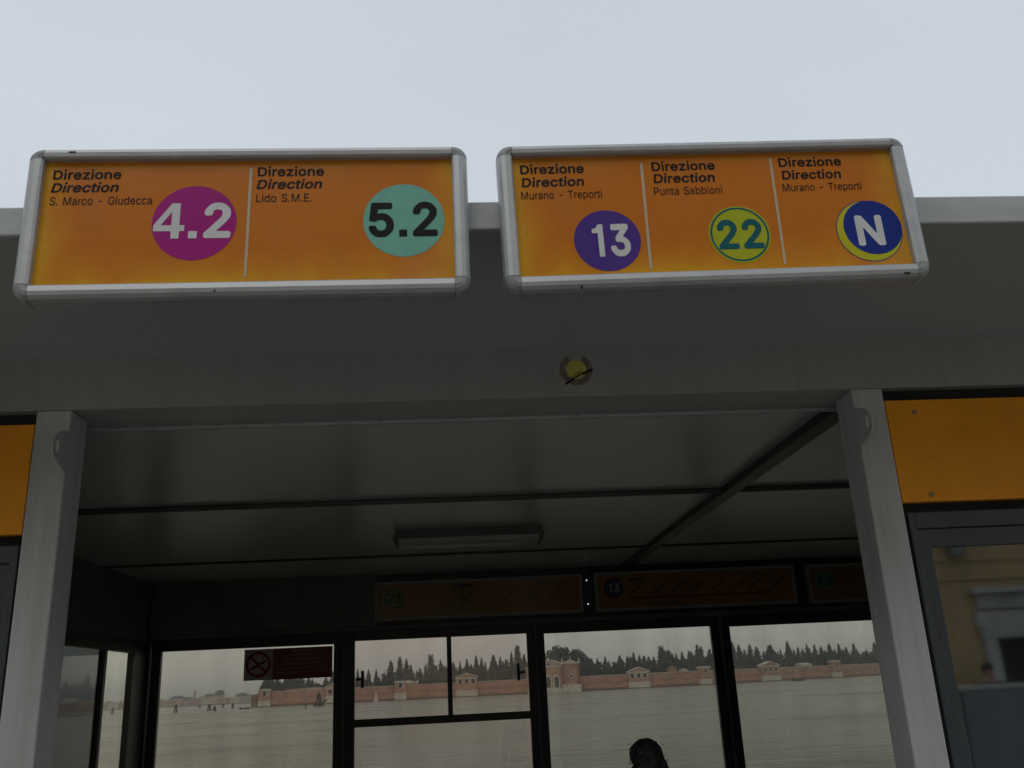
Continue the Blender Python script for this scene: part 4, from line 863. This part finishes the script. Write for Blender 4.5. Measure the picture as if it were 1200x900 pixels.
t = thing('quay_hoarding', 'low grey blue panelled hoarding along the quay, mirrored low in the dark window', 'hoarding', (7, -2.8, .9))
for i in range(6): MB().box(2.4+i*1.5, 2.4+(i+1)*1.5-.02, -2.84, -2.80, .95, 2.24).build('panel', 'hoarding', t, .004)
MB().box(2.35, 11.45, -2.86, -2.78, 2.245, 2.30).build('top_rail', 'stone', t, .01)
for i in range(7): MB().box(2.36+i*1.5, 2.41+i*1.5, -2.90, -2.842, .9, 2.24).build('post', 'blue_grey', t)

# ------------------------------------------------------------------ the island
m = MB(); m.prism([(-78, 398.2), (95, 398.2), (252, 503.5), (262, 640), (-60, 640), (-90, 440)], -1, .9, 'z'); structure('island_ground', m, 'mud')
WT = 5.6
t = thing('island_wall', 'long red brick wall rising from the water round the cemetery island', 'wall', (10, 397, 0))
def wallrun(x0, y0, x1, y1, h, bands=True, mat='brick'):
    d = Vector((x1-x0, y1-y0)).normalized(); n = Vector((-d.y, d.x))
    def run(a, b, z0, z1, name, mt):
        p = [Vector((x0, y0))+n*a, Vector((x1, y1))+n*a, Vector((x1, y1))+n*b, Vector((x0, y0))+n*b]
        MB().prism([(q.x, q.y) for q in p], z0, z1, 'z').build(name, mt, t)
    run(0, .7, .0, h, 'brickwork', mat)
    run(-.18, .88, h+.002, h+.22, 'coping', 'white_stone' if bands else mat)
    if bands:
        run(-.10, -.004, 3.0, 3.16, 'string_course', 'brick_low')
        run(-.25, -.004, -.3, .9, 'footing', 'brick_low'); run(-.27, -.252, -.3, .35, 'waterline', 'algae')
wallrun(-78.0, 397, 95.3, 397, WT); wallrun(95.3, 397, 262, 509.3, WT)
wallrun(-88, 428, -78.2, 397.4, 4.8, False, 'brick_low')
def pavilion(label, cx, cy, w, ztop, zb, n, rz, style='flat', cat='pavilion', name='wall_pavilion'):
    t = thing(name, label, cat, (cx, cy, 0)); t.rotation_euler = (0, 0, rz)
    ORIG[t.name] = (0, 0, 0)
    d = 1.3
    def b(nm, mt, x0, x1, y0, y1, z0, z1): return MB().box(x0, x1, y0, y1, z0, z1).build(nm, mt, t)
    b('base', 'white_stone', -w/2-.15, w/2+.15, -d-.2, -.05, -.3, zb)
    b('footing', 'algae', -w/2-.2, w/2+.2, -d-.25, -.03, -.3, .3)
    zc = ztop-(1.5 if style == 'gable' else .7)
    b('brick_body', 'brick', -w/2, w/2, -d, .8, zb+.002, zc)
    b('cornice', 'white_stone', -w/2-.3, w/2+.3, -d-.3, 1.1, zc+.002, zc+.45)
    if style == 'gable':
        MB().prism([(-w/2-.2, zc+.452), (w/2+.2, zc+.452), (0, ztop+.5)], -d-.1, .9, 'y').build('pediment', 'brick', t)
        for s in (-1, 1):
            MB().prism([(0, ztop+.52), (s*(w/2+.45), zc+.46), (s*(w/2+.45), zc+.75), (0, ztop+.85)], -d-.3, 1.1, 'y').build('roof_slope', 'white_stone', t)
    else:
        MB().prism([(-w/2-.1, zc+.452), (w/2+.1, zc+.452), (w/4, ztop), (-w/4, ztop)], -d-.1, .9, 'y').build('cap', 'white_stone', t)
    for i in range(n):
        x = (i-(n-1)/2)*w/n*.92; ow = min(.75, w/n*.28); z0 = zc-1.9; z1 = zc-.85
        arch = [(x-ow, z0), (x+ow, z0), (x+ow, z1)]+[(x+ow*math.cos(a), z1+ow*math.sin(a)) for a in (R(30), R(60), R(90), R(120), R(150))]+[(x-ow, z1)]
        big = [(x+(p[0]-x)*1.5, z0+(p[1]-z0)*1.18-.1) for p in arch]
        sr = MB().prism(big, -d-.06, -d-.003, 'y').build('window_surround', 'white_stone', t)
        MB().prism(arch, -d-.09, -d-.062, 'y').build('opening', 'dark_open', sr)
    return t
A = math.atan2(104, 154.7)
pavilion('square corner turret with one arched niche at the left end of the island wall', -76.1, 397, 4.6, 6.9, 2.4, 1, 0)
pavilion('white gabled pavilion with two openings, seen at the right edge of the first window', -48.4, 397, 7.0, 7.2, 3.0, 2, 0, 'gable')
pavilion('narrow pier with white cap and one opening, in the left half of the double window', -21.8, 397, 4.6, 7.5, 2.8, 1, 0)
pavilion('gabled three arched pavilion on white base, in the right half of the double window', 5.1, 397, 8.6, 8.6, 2.6, 3, 0, 'gable')
pavilion('three arched pavilion on white base, middle of the third window', 76.2, 397, 8.6, 7.6, 2.6, 3, 0, 'gable')
pavilion('narrow pier with white cap, at the right edge of the third window', 105.6, 403.9, 6.2, 7.5, 2.4, 1, A)
pavilion('gabled three arched pavilion on white base, in the fourth window', 141.9, 428.3, 12.5, 7.8, 2.5, 3, A, 'gable')
pavilion('narrow pier with broad white cap, at the right of the fourth window', 184.0, 456.6, 6.8, 8.0, 2.5, 1, A)
# gatehouse
t = thing('cemetery_gatehouse', 'red brick gatehouse with tall white framed arches and a white crested tower at its right', 'gatehouse', (40, 397, 0))
y0 = 394.5
MB().box(29.9, 44.28, y0-.4, 396.9, -.3, 1.9).build('base', 'white_stone', t); MB().box(29.9, 44.28, y0, 402, 1.902, 9.9).build('hall_wall', 'brick', t)
MB().box(29.7, 44.28, y0-.4, 402.2, 9.902, 10.3).build('cornice', 'white_stone', t)
MB().prism([(33.6, 10.302), (44.2, 10.302)]+[(38.9+5.3*math.cos(R(a)), 10.302+2.2*math.sin(R(a))) for a in range(15, 180, 15)], y0+.3, 396.5, 'y').build('round_pediment', 'house_pink', t)
m = MB(); m.tube([(38.9+5.45*math.cos(R(a)), y0+.2, 10.3+2.35*math.sin(R(a))) for a in range(0, 181, 15)], .22, 6); m.build('pediment_moulding', 'white_stone', t)
MB().cyl((38.9, y0+.6, 12.5), .45, 1.3, 'z', 10, .12).build('finial', 'white_stone', t)
disc(38.9, 11.1, .55, y0+.28, 16).build('round_window', 'dark_open', t)
for x in (31.9, 35.2, 38.6, 41.9):
    def ar(hw, z0, z1): return [(x-hw, z0), (x+hw, z0), (x+hw, z1)]+[(x+hw*math.cos(R(a)), z1+hw*math.sin(R(a))) for a in (30, 60, 90, 120, 150)]+[(x-hw, z1)]
    f = MB().prism(ar(1.35, 1.95, 5.6), y0-.12, y0-.003, 'y').build('arch', 'white_stone', t); MB().prism(ar(.85, 2.0, 5.4), y0-.15, y0-.122, 'y').build('opening', 'dark_open', f)
MB().box(44.3, 51.4, y0-1.2, 401, 2.802, 11.0).build('tower_wall', 'brick', t); MB().box(44.1, 51.7, y0-1.6, 396.9, -.3, 2.8).build('tower_base', 'white_stone', t)
for x in (44.3, 50.5): MB().box(x-.1, x+1.0, y0-1.35, y0-1.202, 2.81, 10.9).build('corner_strip', 'brick_low', t)
MB().box(44.0, 51.7, y0-1.6, 401.3, 11.002, 11.5).build('tower_cornice', 'white_stone', t)
for x in (44.4, 47.85, 51.3): MB().cyl((x, y0-1.1, 11.502), .4, 1.7 if x != 47.85 else 2.3, 'z', 8, .12).build('pinnacle', 'white_stone', t)
MB().prism([(45.3, 11.502), (50.4, 11.502), (47.85, 12.6)], y0-1.2, 400, 'y').build('tower_crest', 'white_stone', t)
disc(47.9, 6.0, .95, y0-1.23, 16).build('window_surround', 'white_stone', t); disc(47.9, 6.0, .62, y0-1.25, 16).build('round_window', 'dark_open', t)
# buildings behind the wall
def house(label, x, y, wd, dp, hw, hr, wall, roof, rz=0, cat='house', z0=0, name='distant_house', gable='x', group=None):
    t = thing(name, label, cat, (x, y, z0), group); ORIG[t.name] = (0, 0, 0); t.rotation_euler = (0, 0, rz)
    MB().box(-wd/2, wd/2, -dp/2, dp/2, 0, hw).build('wall', wall, t)
    if gable == 'x': m = MB().prism([(-dp/2-.4, hw+.003), (dp/2+.4, hw+.003), (0, hw+hr)], -wd/2-.3, wd/2+.3, 'x')
    else: m = MB().prism([(-wd/2-.4, hw+.003), (wd/2+.4, hw+.003), (0, hw+hr)], -dp/2-.3, dp/2+.3, 'y')
    m.build('roof', roof, t)
    for i in range(max(1, int(wd/3.5))):
        xx = -wd/2+(i+.5)*wd/max(1, int(wd/3.5))
        for zz in ([.35*hw] if hw < 5 else [.2*hw, .6*hw]):
            MB().box(xx-.45, xx+.45, -dp/2-.05, -dp/2-.003, zz, zz+1.3).build('window', 'dark_open', t)
    return t
house('small brick chapel gable showing over the wall in the third window', 91.6, 403, 3.8, 5, 6.2, 1.4, 'brick', 'roof_tile', z0=.9, name='chapel', cat='chapel', gable='y')
house('little white domed tomb roof over the wall, beside the brick chapel gable', 96.6, 402.6, 3.6, 4, 5.3, .9, 'white_stone', 'white_stone', z0=.9, name='tomb', cat='tomb', gable='y')
house('low white roofed building over the wall in the fourth window', 164.8, 447, 7.0, 5, 5.6, .9, 'white_stone', 'white_stone', A, z0=.9, name='tomb', cat='tomb')
house('low pink building over the wall near the left end of the island', -61, 402, 14, 5, 5.0, .7, 'house_pink', 'roof_tile', z0=.9)
house('pale roofed building over the wall in the left half of the double window', -18.5, 403, 7, 5, 5.6, 1.0, 'white_stone', 'white_stone', z0=.9)
# white post in the water at the wall
t = thing('white_marker', 'small white marker post standing in front of the island wall', 'marker', (-31.3, 392, 0))
MB().box(-32.1, -30.5, 391.4, 392.6, -.4, .8).build('foot', 'white_boat', t); MB().cyl((-31.3, 392, .8), .42, 2.5, 'z', 10, .28).build('post', 'white_boat', t)

# ------------------------------------------------------------------ trees behind the wall
def leafy(name, mat, parent, h, w, prof, nclump, csize, seed, core=.72, lobes=((0, 0, 1, 1),)):
    rnd = random.Random(seed); m = MB()
    for dx, dy, hs, ws in lobes: leaf_lobe(m, rnd, dx*w, dy*w, h*hs, w*ws, prof, int(nclump/len(lobes)*1.15), csize, core)
    return m.build(name, mat, parent)
def leaf_lobe(m, rnd, ox, oy, h, w, prof, nclump, csize, core):
    ph = rnd.random()*6
    for i in range(nclump):
        tt = rnd.random()**.9
        a = rnd.random()*2*math.pi
        r = prof(tt)*w/2*(.62+.46*rnd.random()**.6)*(1+.14*math.sin(3*a+ph+tt*9))
        c = Vector((ox+r*math.cos(a), oy+r*math.sin(a), tt*h))
        s = csize*(.6+.8*rnd.random())*(1-.35*tt)
        ax = Vector((rnd.gauss(0, 1), rnd.gauss(0, 1), rnd.gauss(0, 1))).normalized()
        b = ax.orthogonal().normalized(); d = ax.cross(b)
        up = Vector((math.cos(a)*.35, math.sin(a)*.35, 1)).normalized()
        m.add([c+b*s*.5, c-b*s*.25+d*s*.45, c-b*s*.25-d*s*.45, c+up*s*1.1], [(0, 1, 3), (1, 2, 3), (2, 0, 3), (0, 2, 1)])
    n, kk = 10, 9; vs = []
    for i in range(kk+1):
        tt = .02+.93*i/kk
        for j in range(n):
            a = 2*math.pi*j/n; r = core*prof(tt)*w/2*(1+.2*math.sin(3*a+ph+tt*9)+rnd.uniform(-.12, .12))
            vs.append((ox+r*math.cos(a), oy+r*math.sin(a), tt*h))
    m.add(vs, [(i*n+j, i*n+(j+1) % n, (i+1)*n+(j+1) % n, (i+1)*n+j) for i in range(kk) for j in range(n)])
LB = {4: ((-.12, 0, 1, .62), (.26, .1, .84, .5), (-.34, -.1, .66, .45)), 5: ((0, 0, 1, .85),), 6: ((.16, 0, 1, .6), (-.22, .1, .92, .55), (.38, -.1, .62, .4)),
      7: ((0, 0, 1, .55), (.3, 0, .78, .55), (-.3, .1, .72, .6), (0, .3, .86, .5)),
      10: ((0, 0, 1, .8), (.34, .1, .86, .6), (-.32, 0, .9, .6)), 11: ((.1, 0, 1, .75), (-.3, 0, .84, .62), (.4, .1, .78, .5)), 12: ((0, 0, 1, .9), (.3, .1, .8, .6))}
def tree_proto(kind, seed):
    t = thing('pine_tree' if kind == 'p' else 'cypress_tree', 'x', 'tree', (0, 0, 0))
    if kind == 'c': pr = lambda u: max(.08, (1-u**2.8))*.98; h, w, n, cs = 10, 2.4, 420, .42
    elif kind == 'k': pr = lambda u: max(.15, (1-abs(u-.45)**3*4.5))*.95 if u < .93 else .55; h, w, n, cs = 12, 2.6, 460, .42
    elif kind == 'b': pr = lambda u: max(.10, (1-u**3.4))*(.80+.20*math.sin(u*7+seed)); h, w, n, cs = 11, 4.2, 640, .5
    else: pr = lambda u: max(.08, math.sin(math.pi*min(1, u*.72+.26))**.55); h, w, n, cs = 12, 7.4, 900, .75
    pr0 = pr
    cr = leafy('crown', 'leaf_pine' if kind == 'p' else 'leaf_pale' if (kind == 'k' and seed % 2) else 'leaf_dark', t, h, w, pr, n, cs, seed, lobes=LB.get(seed, ((0, 0, 1, 1),)))
    m = MB(); m.tube([(0, 0, -1.5), (.05, 0, h*.3), (0, .05, h*.75)], [.28, .2, .06], 6); m.build('trunk', 'bark', t)
    return t, h, w
TP = {k: [tree_proto(k, s) for s in sd_] for k, sd_ in (('c', (1, 2, 3)), ('b', (4, 5, 6, 7)), ('k', (8, 9)), ('p', (10, 11, 12)))}
used = set(); cnt = {}
KW = {'c': 'slim pointed', 'b': 'broad dark', 'k': 'tall column shaped', 'p': 'round topped'}
WN = {1: 'leftmost back window', 2: 'double back window', 3: 'third back window', 4: 'rightmost back window'}
ORD = ['first', 'second', 'third', 'fourth', 'fifth', 'sixth', 'seventh', 'eighth', 'ninth', 'tenth', 'eleventh', 'twelfth', 'thirteenth', 'fourteenth', 'fifteenth', 'sixteenth', 'seventeenth', 'eighteenth', 'nineteenth', 'twentieth', 'twenty first', 'twenty second']
for (X, Y, zt, wd, kd, wi, px) in sorted(TREES, key=lambda q: q[6]):
    c = cnt[(kd, wi)] = cnt.get((kd, wi), -1)+1
    lab = f"{KW[kd]} {'pine' if kd == 'p' else 'cypress'}, {ORD[c]} of its shape from left in the {WN[wi]}"
    grp = 'trees behind the island wall'
    var = random.randrange(len(TP[kd])); root, h, w_ = TP[kd][var]
    z0 = .9; hh = max(3, zt-z0)
    kx = random.uniform(1.5, 2.1) if kd == 'b' else 1.5 if kd == 'p' else 1.25; sc = (wd/w_*kx, wd/w_*kx, hh/h); rz = random.uniform(0, 6.28)
    if (kd, var) not in used:
        used.add((kd, var)); root.location = (X, Y, z0); root.scale = sc; root.rotation_euler = (0, 0, rz); root['label'] = lab; root['group'] = grp
    else: copy_thing(root, (X, Y, z0), lab, grp, sc, rz)
for kd in TP:
    for i, (root, h, w_) in enumerate(TP[kd]):
        if (kd, i) not in used:
            for ch in list(root.children): bpy.data.objects.remove(ch)
            bpy.data.objects.remove(root)
# low shrubs that close the gaps under the crowns
m = MB(); rnd = random.Random(3)
for i in range(3600):
    x = rnd.uniform(-75, 250); y = (397 if x < 95 else 397+(x-95)*.672)+rnd.uniform(4, 13); z = rnd.uniform(1, 10.4 if x > -30 else 7.6)+rnd.gauss(0, .7); s = rnd.uniform(.8, 1.7)
    a, b, c = [Vector((rnd.gauss(0, 1), rnd.gauss(0, 1), rnd.gauss(0, 1))).normalized()*s for _ in range(3)]
    p = Vector((x, y, z)); m.add([p+a, p+b, p+c, p-(a+b+c)*.4], [(0, 1, 2), (0, 1, 3), (1, 2, 3), (2, 0, 3)])
o = m.build('undergrowth', 'leaf_dark', None, kind='stuff'); o['label'] = 'dark undergrowth and hedges between the cypress trunks behind the island wall'; o['category'] = 'undergrowth'

# ------------------------------------------------------------------ far shore of the lagoon
m = MB(); m.prism([(-760, 1185), (-300, 1190), (-150, 1210), (-100, 1260), (-100, 1500), (-760, 1500)], -1, 1.3, 'z'); structure('far_shore', m, 'mud')
rnd = random.Random(8)
hx = -640; i = 0; cols = [('house_pink', 'pink'), ('house_cream', 'cream'), ('house_grey', 'grey'), ('brick', 'red brick')]
while hx < -185:
    wd = rnd.uniform(11, 22); hw = rnd.uniform(5.5, 8.2)*(1 if hx < -290 else .75)
    wm, wnm = cols[rnd.randrange(4)]
    x = hx+wd/2; hx += wd+rnd.uniform(-.5, 4)
    vis = 'in the leftmost back window' if x > -362 else 'in the side window' if x > -480 else 'on the far left shore'
    d_ = cnt[('h', vis)] = cnt.get(('h', vis), -1)+1
    house(f'far {wnm} house, {ORD[d_]} from the left of those {vis}', x, 1200+rnd.uniform(0, 18), wd, 10, hw, rnd.uniform(1.6, 2.8), wm, 'roof_tile' if i % 3 else 'house_grey', z0=1.3, gable='x' if i % 3 else 'y', group='houses on the far shore')
    i += 1
t = thing('bell_tower', 'thin grey bell tower on the far shore, in the leftmost back window', 'bell tower', (-320.7, 1226, 1.3)); ORIG[t.name] = (0, 0, 0)
MB().box(-1.5, 1.5, -1.5, 1.5, 0, 13.5).build('shaft', 'house_grey', t); MB().cyl((0, 0, 13.5), 2.0, 4.0, 'z', 4, .1).build('spire', 'roof_tile', t)
for (x, hgt, wd, lab) in ((-289.3, 15.2, 9, 'lone high round topped tree standing over the far shore roofs'), (-262, 10.5, 16, 'broad dark tree behind the far houses nearest the island'), (-340, 10.5, 20, 'wide low tree at the left of the far bell tower'), (-302, 11, 18, 'wide low tree at the right of the far bell tower')):
    t = thing('far_tree', lab, 'tree', (x, 1222, 1.3)); ORIG[t.name] = (0, 0, 0)
    leafy('crown', 'far_green', t, hgt*.62 if wd > 10 else hgt*.4, wd, lambda u: max(.1, math.sin(math.pi*min(1, u*.8+.18))**.6), 300, 1.9, int(x)).location = (0, 0, hgt*.38 if wd > 10 else hgt*.6)
    MB().cyl((0, 0, 0), .5, hgt*.7, 'z', 6, .25).build('trunk', 'bark', t)
m = MB(); rnd = random.Random(5)
for i in range(1800):
    x = rnd.uniform(-700, -190); p = Vector((x, 1226+rnd.uniform(0, 20), 1+rnd.uniform(0, 8.2)*(1 if x < -290 else .8))); s = rnd.uniform(1.5, 3)
    a, b, c = [Vector((rnd.gauss(0, 1), rnd.gauss(0, 1), rnd.gauss(0, 1))).normalized()*s for _ in range(3)]
    m.add([p+a, p+b, p+c, p-(a+b+c)*.4], [(0, 1, 2), (0, 1, 3), (1, 2, 3), (2, 0, 3)])
o = m.build('far_wood', 'far_green', None, kind='stuff'); o['label'] = 'dim line of trees behind the houses on the far shore'; o['category'] = 'wood'

# ------------------------------------------------------------------ mooring posts and boats
def dolphin(label, x, y, h, wd, group='timber mooring posts out in the lagoon'):
    t = thing('mooring_post', label, 'mooring post', (x, y, 0), group); ORIG[t.name] = (0, 0, 0)
    for a in (90, 210, 330):
        dx, dy = math.cos(R(a)), math.sin(R(a))
        m = MB(); m.tube([(dx*wd/2, dy*wd/2, -1), (dx*wd*.12, dy*wd*.12, h*(.94+.06*math.sin(a)))], [.24, .19], 8); m.build('pile', 'wood', t)
    MB().cyl((0, 0, h*.72), wd*.27+.12, .18, 'z', 10).build('band', 'black', t)
    return t
dolphin('tallest of the three pile mooring posts at the left of the leftmost back window', -94.5, 338, 2.6, 1.5)
dolphin('farther mooring post just right of the tallest one on the left', -143.5, 560, 1.8, 1.6)
dolphin('three pile mooring post in the middle of the leftmost back window', -83.9, 340, 2.2, 1.6)
dolphin('short mooring post close beside the one in the middle of the leftmost window', -78.9, 327, 1.5, 1.2)
dolphin('far small mooring post below the far houses', -121.6, 522, 1.9, 1.4)
dolphin('mooring post left of the small dark boat by the island corner', -92.3, 413, 1.8, 1.5)
dolphin('mooring post seen through the clear strip of the side window', -141.7, 415, 2.5, 1.5)
t = dolphin('bushy dark mooring dolphin with a leaning pile, right edge of the leftmost back window', -39.9, 290, 4.0, 2.3, None)
for a, b in (((-.9, 0, 2.7), (.5, .2, 4.2)),): pass
m = MB(); m.tube([(.4, 0, .3), (2.3, .3, 1.9)], [.28, .2], 8); m.build('leaning_pile', 'wood', t)
m = MB(); m.tube([(-1.4, -.2, -.6), (-.1, 0, 3.2)], [.28, .2], 8); m.build('leaning_pile', 'wood', t)
MB().box(-1.5, 1.5, -.6, .6, .2, .65).build('crossbeam', 'wood', t)
o = MB().cyl((-38, 252, -1), .16, 2.5, 'z', 8, .12).build('channel_pole', 'wood', None, cat='pole'); o['label'] = 'single thin pole in the water left of the bushy mooring dolphin'
def boat(label, x, y, ln, col, h=.7, rz=0):
    t = thing('small_boat', label, 'boat', (x, y, 0)); ORIG[t.name] = (0, 0, 0); t.rotation_euler = (0, 0, rz)
    m = MB(); st = [(-.5, .35, .8), (-.3, .5, .75), (0, .55, .7), (.3, .42, .8), (.5, .02, 1.05)]; vs = []
    for u, wv, zz in st: vs += [(u*ln, -wv*1.3, zz*h), (u*ln, -wv*.8, -.2), (u*ln, wv*.8, -.2), (u*ln, wv*1.3, zz*h)]
    fs = [(4*i+j, 4*i+j+1, 4*i+j+5, 4*i+j+4) for i in range(4) for j in range(3)]+[(0, 1, 2, 3), (16, 17, 18, 19)]
    m.add(vs, fs).build('hull', col, t)
    MB().box(-.42*ln, .3*ln, -.5, .5, h*.25, h*.35).build('floor', 'wood', t)
    MB().box(-.46*ln, -.38*ln, -.18, .18, h*.6, h*1.5).build('outboard', 'black', t)
boat('small dark boat low on the water below the wall in the rightmost window', 131, 362, 5.2, 'wood', .8, .3)
boat('tiny dark boat beside the corner of the island wall', -71.1, 336, 3.4, 'wood', .6)
for x, y, lab in ((-75.3, 348, 'thin pale pole right beside the tiny dark boat'), (-80.5, 372, 'thin pale pole left of the tiny dark boat')):
    o = MB().cyl((x, y, -1), .14, 2.6, 'z', 8, .12).build('channel_pole', 'white_stone', None, cat='pole'); o['label'] = lab; o['group'] = 'pale poles near the island corner'

# ------------------------------------------------------------------ air
hz = MB().box(-6050, 6050, -80, 9050, -2.5, 60).build('haze', 'black', None, kind='stuff')
hz['label'] = 'thin pale haze hanging over the lagoon'; hz['category'] = 'haze'
N = Nodes('haze_air'); N.t.nodes.remove(N.b)
pv = N.n('ShaderNodeVolumePrincipled'); pv.inputs['Color'].default_value = (.88, .92, 1, 1); pv.inputs['Density'].default_value = .00045; pv.inputs['Anisotropy'].default_value = .2
N.l(pv.outputs[0], N.o.inputs['Volume'])
hz.data.materials.clear(); hz.data.materials.append(N.m)
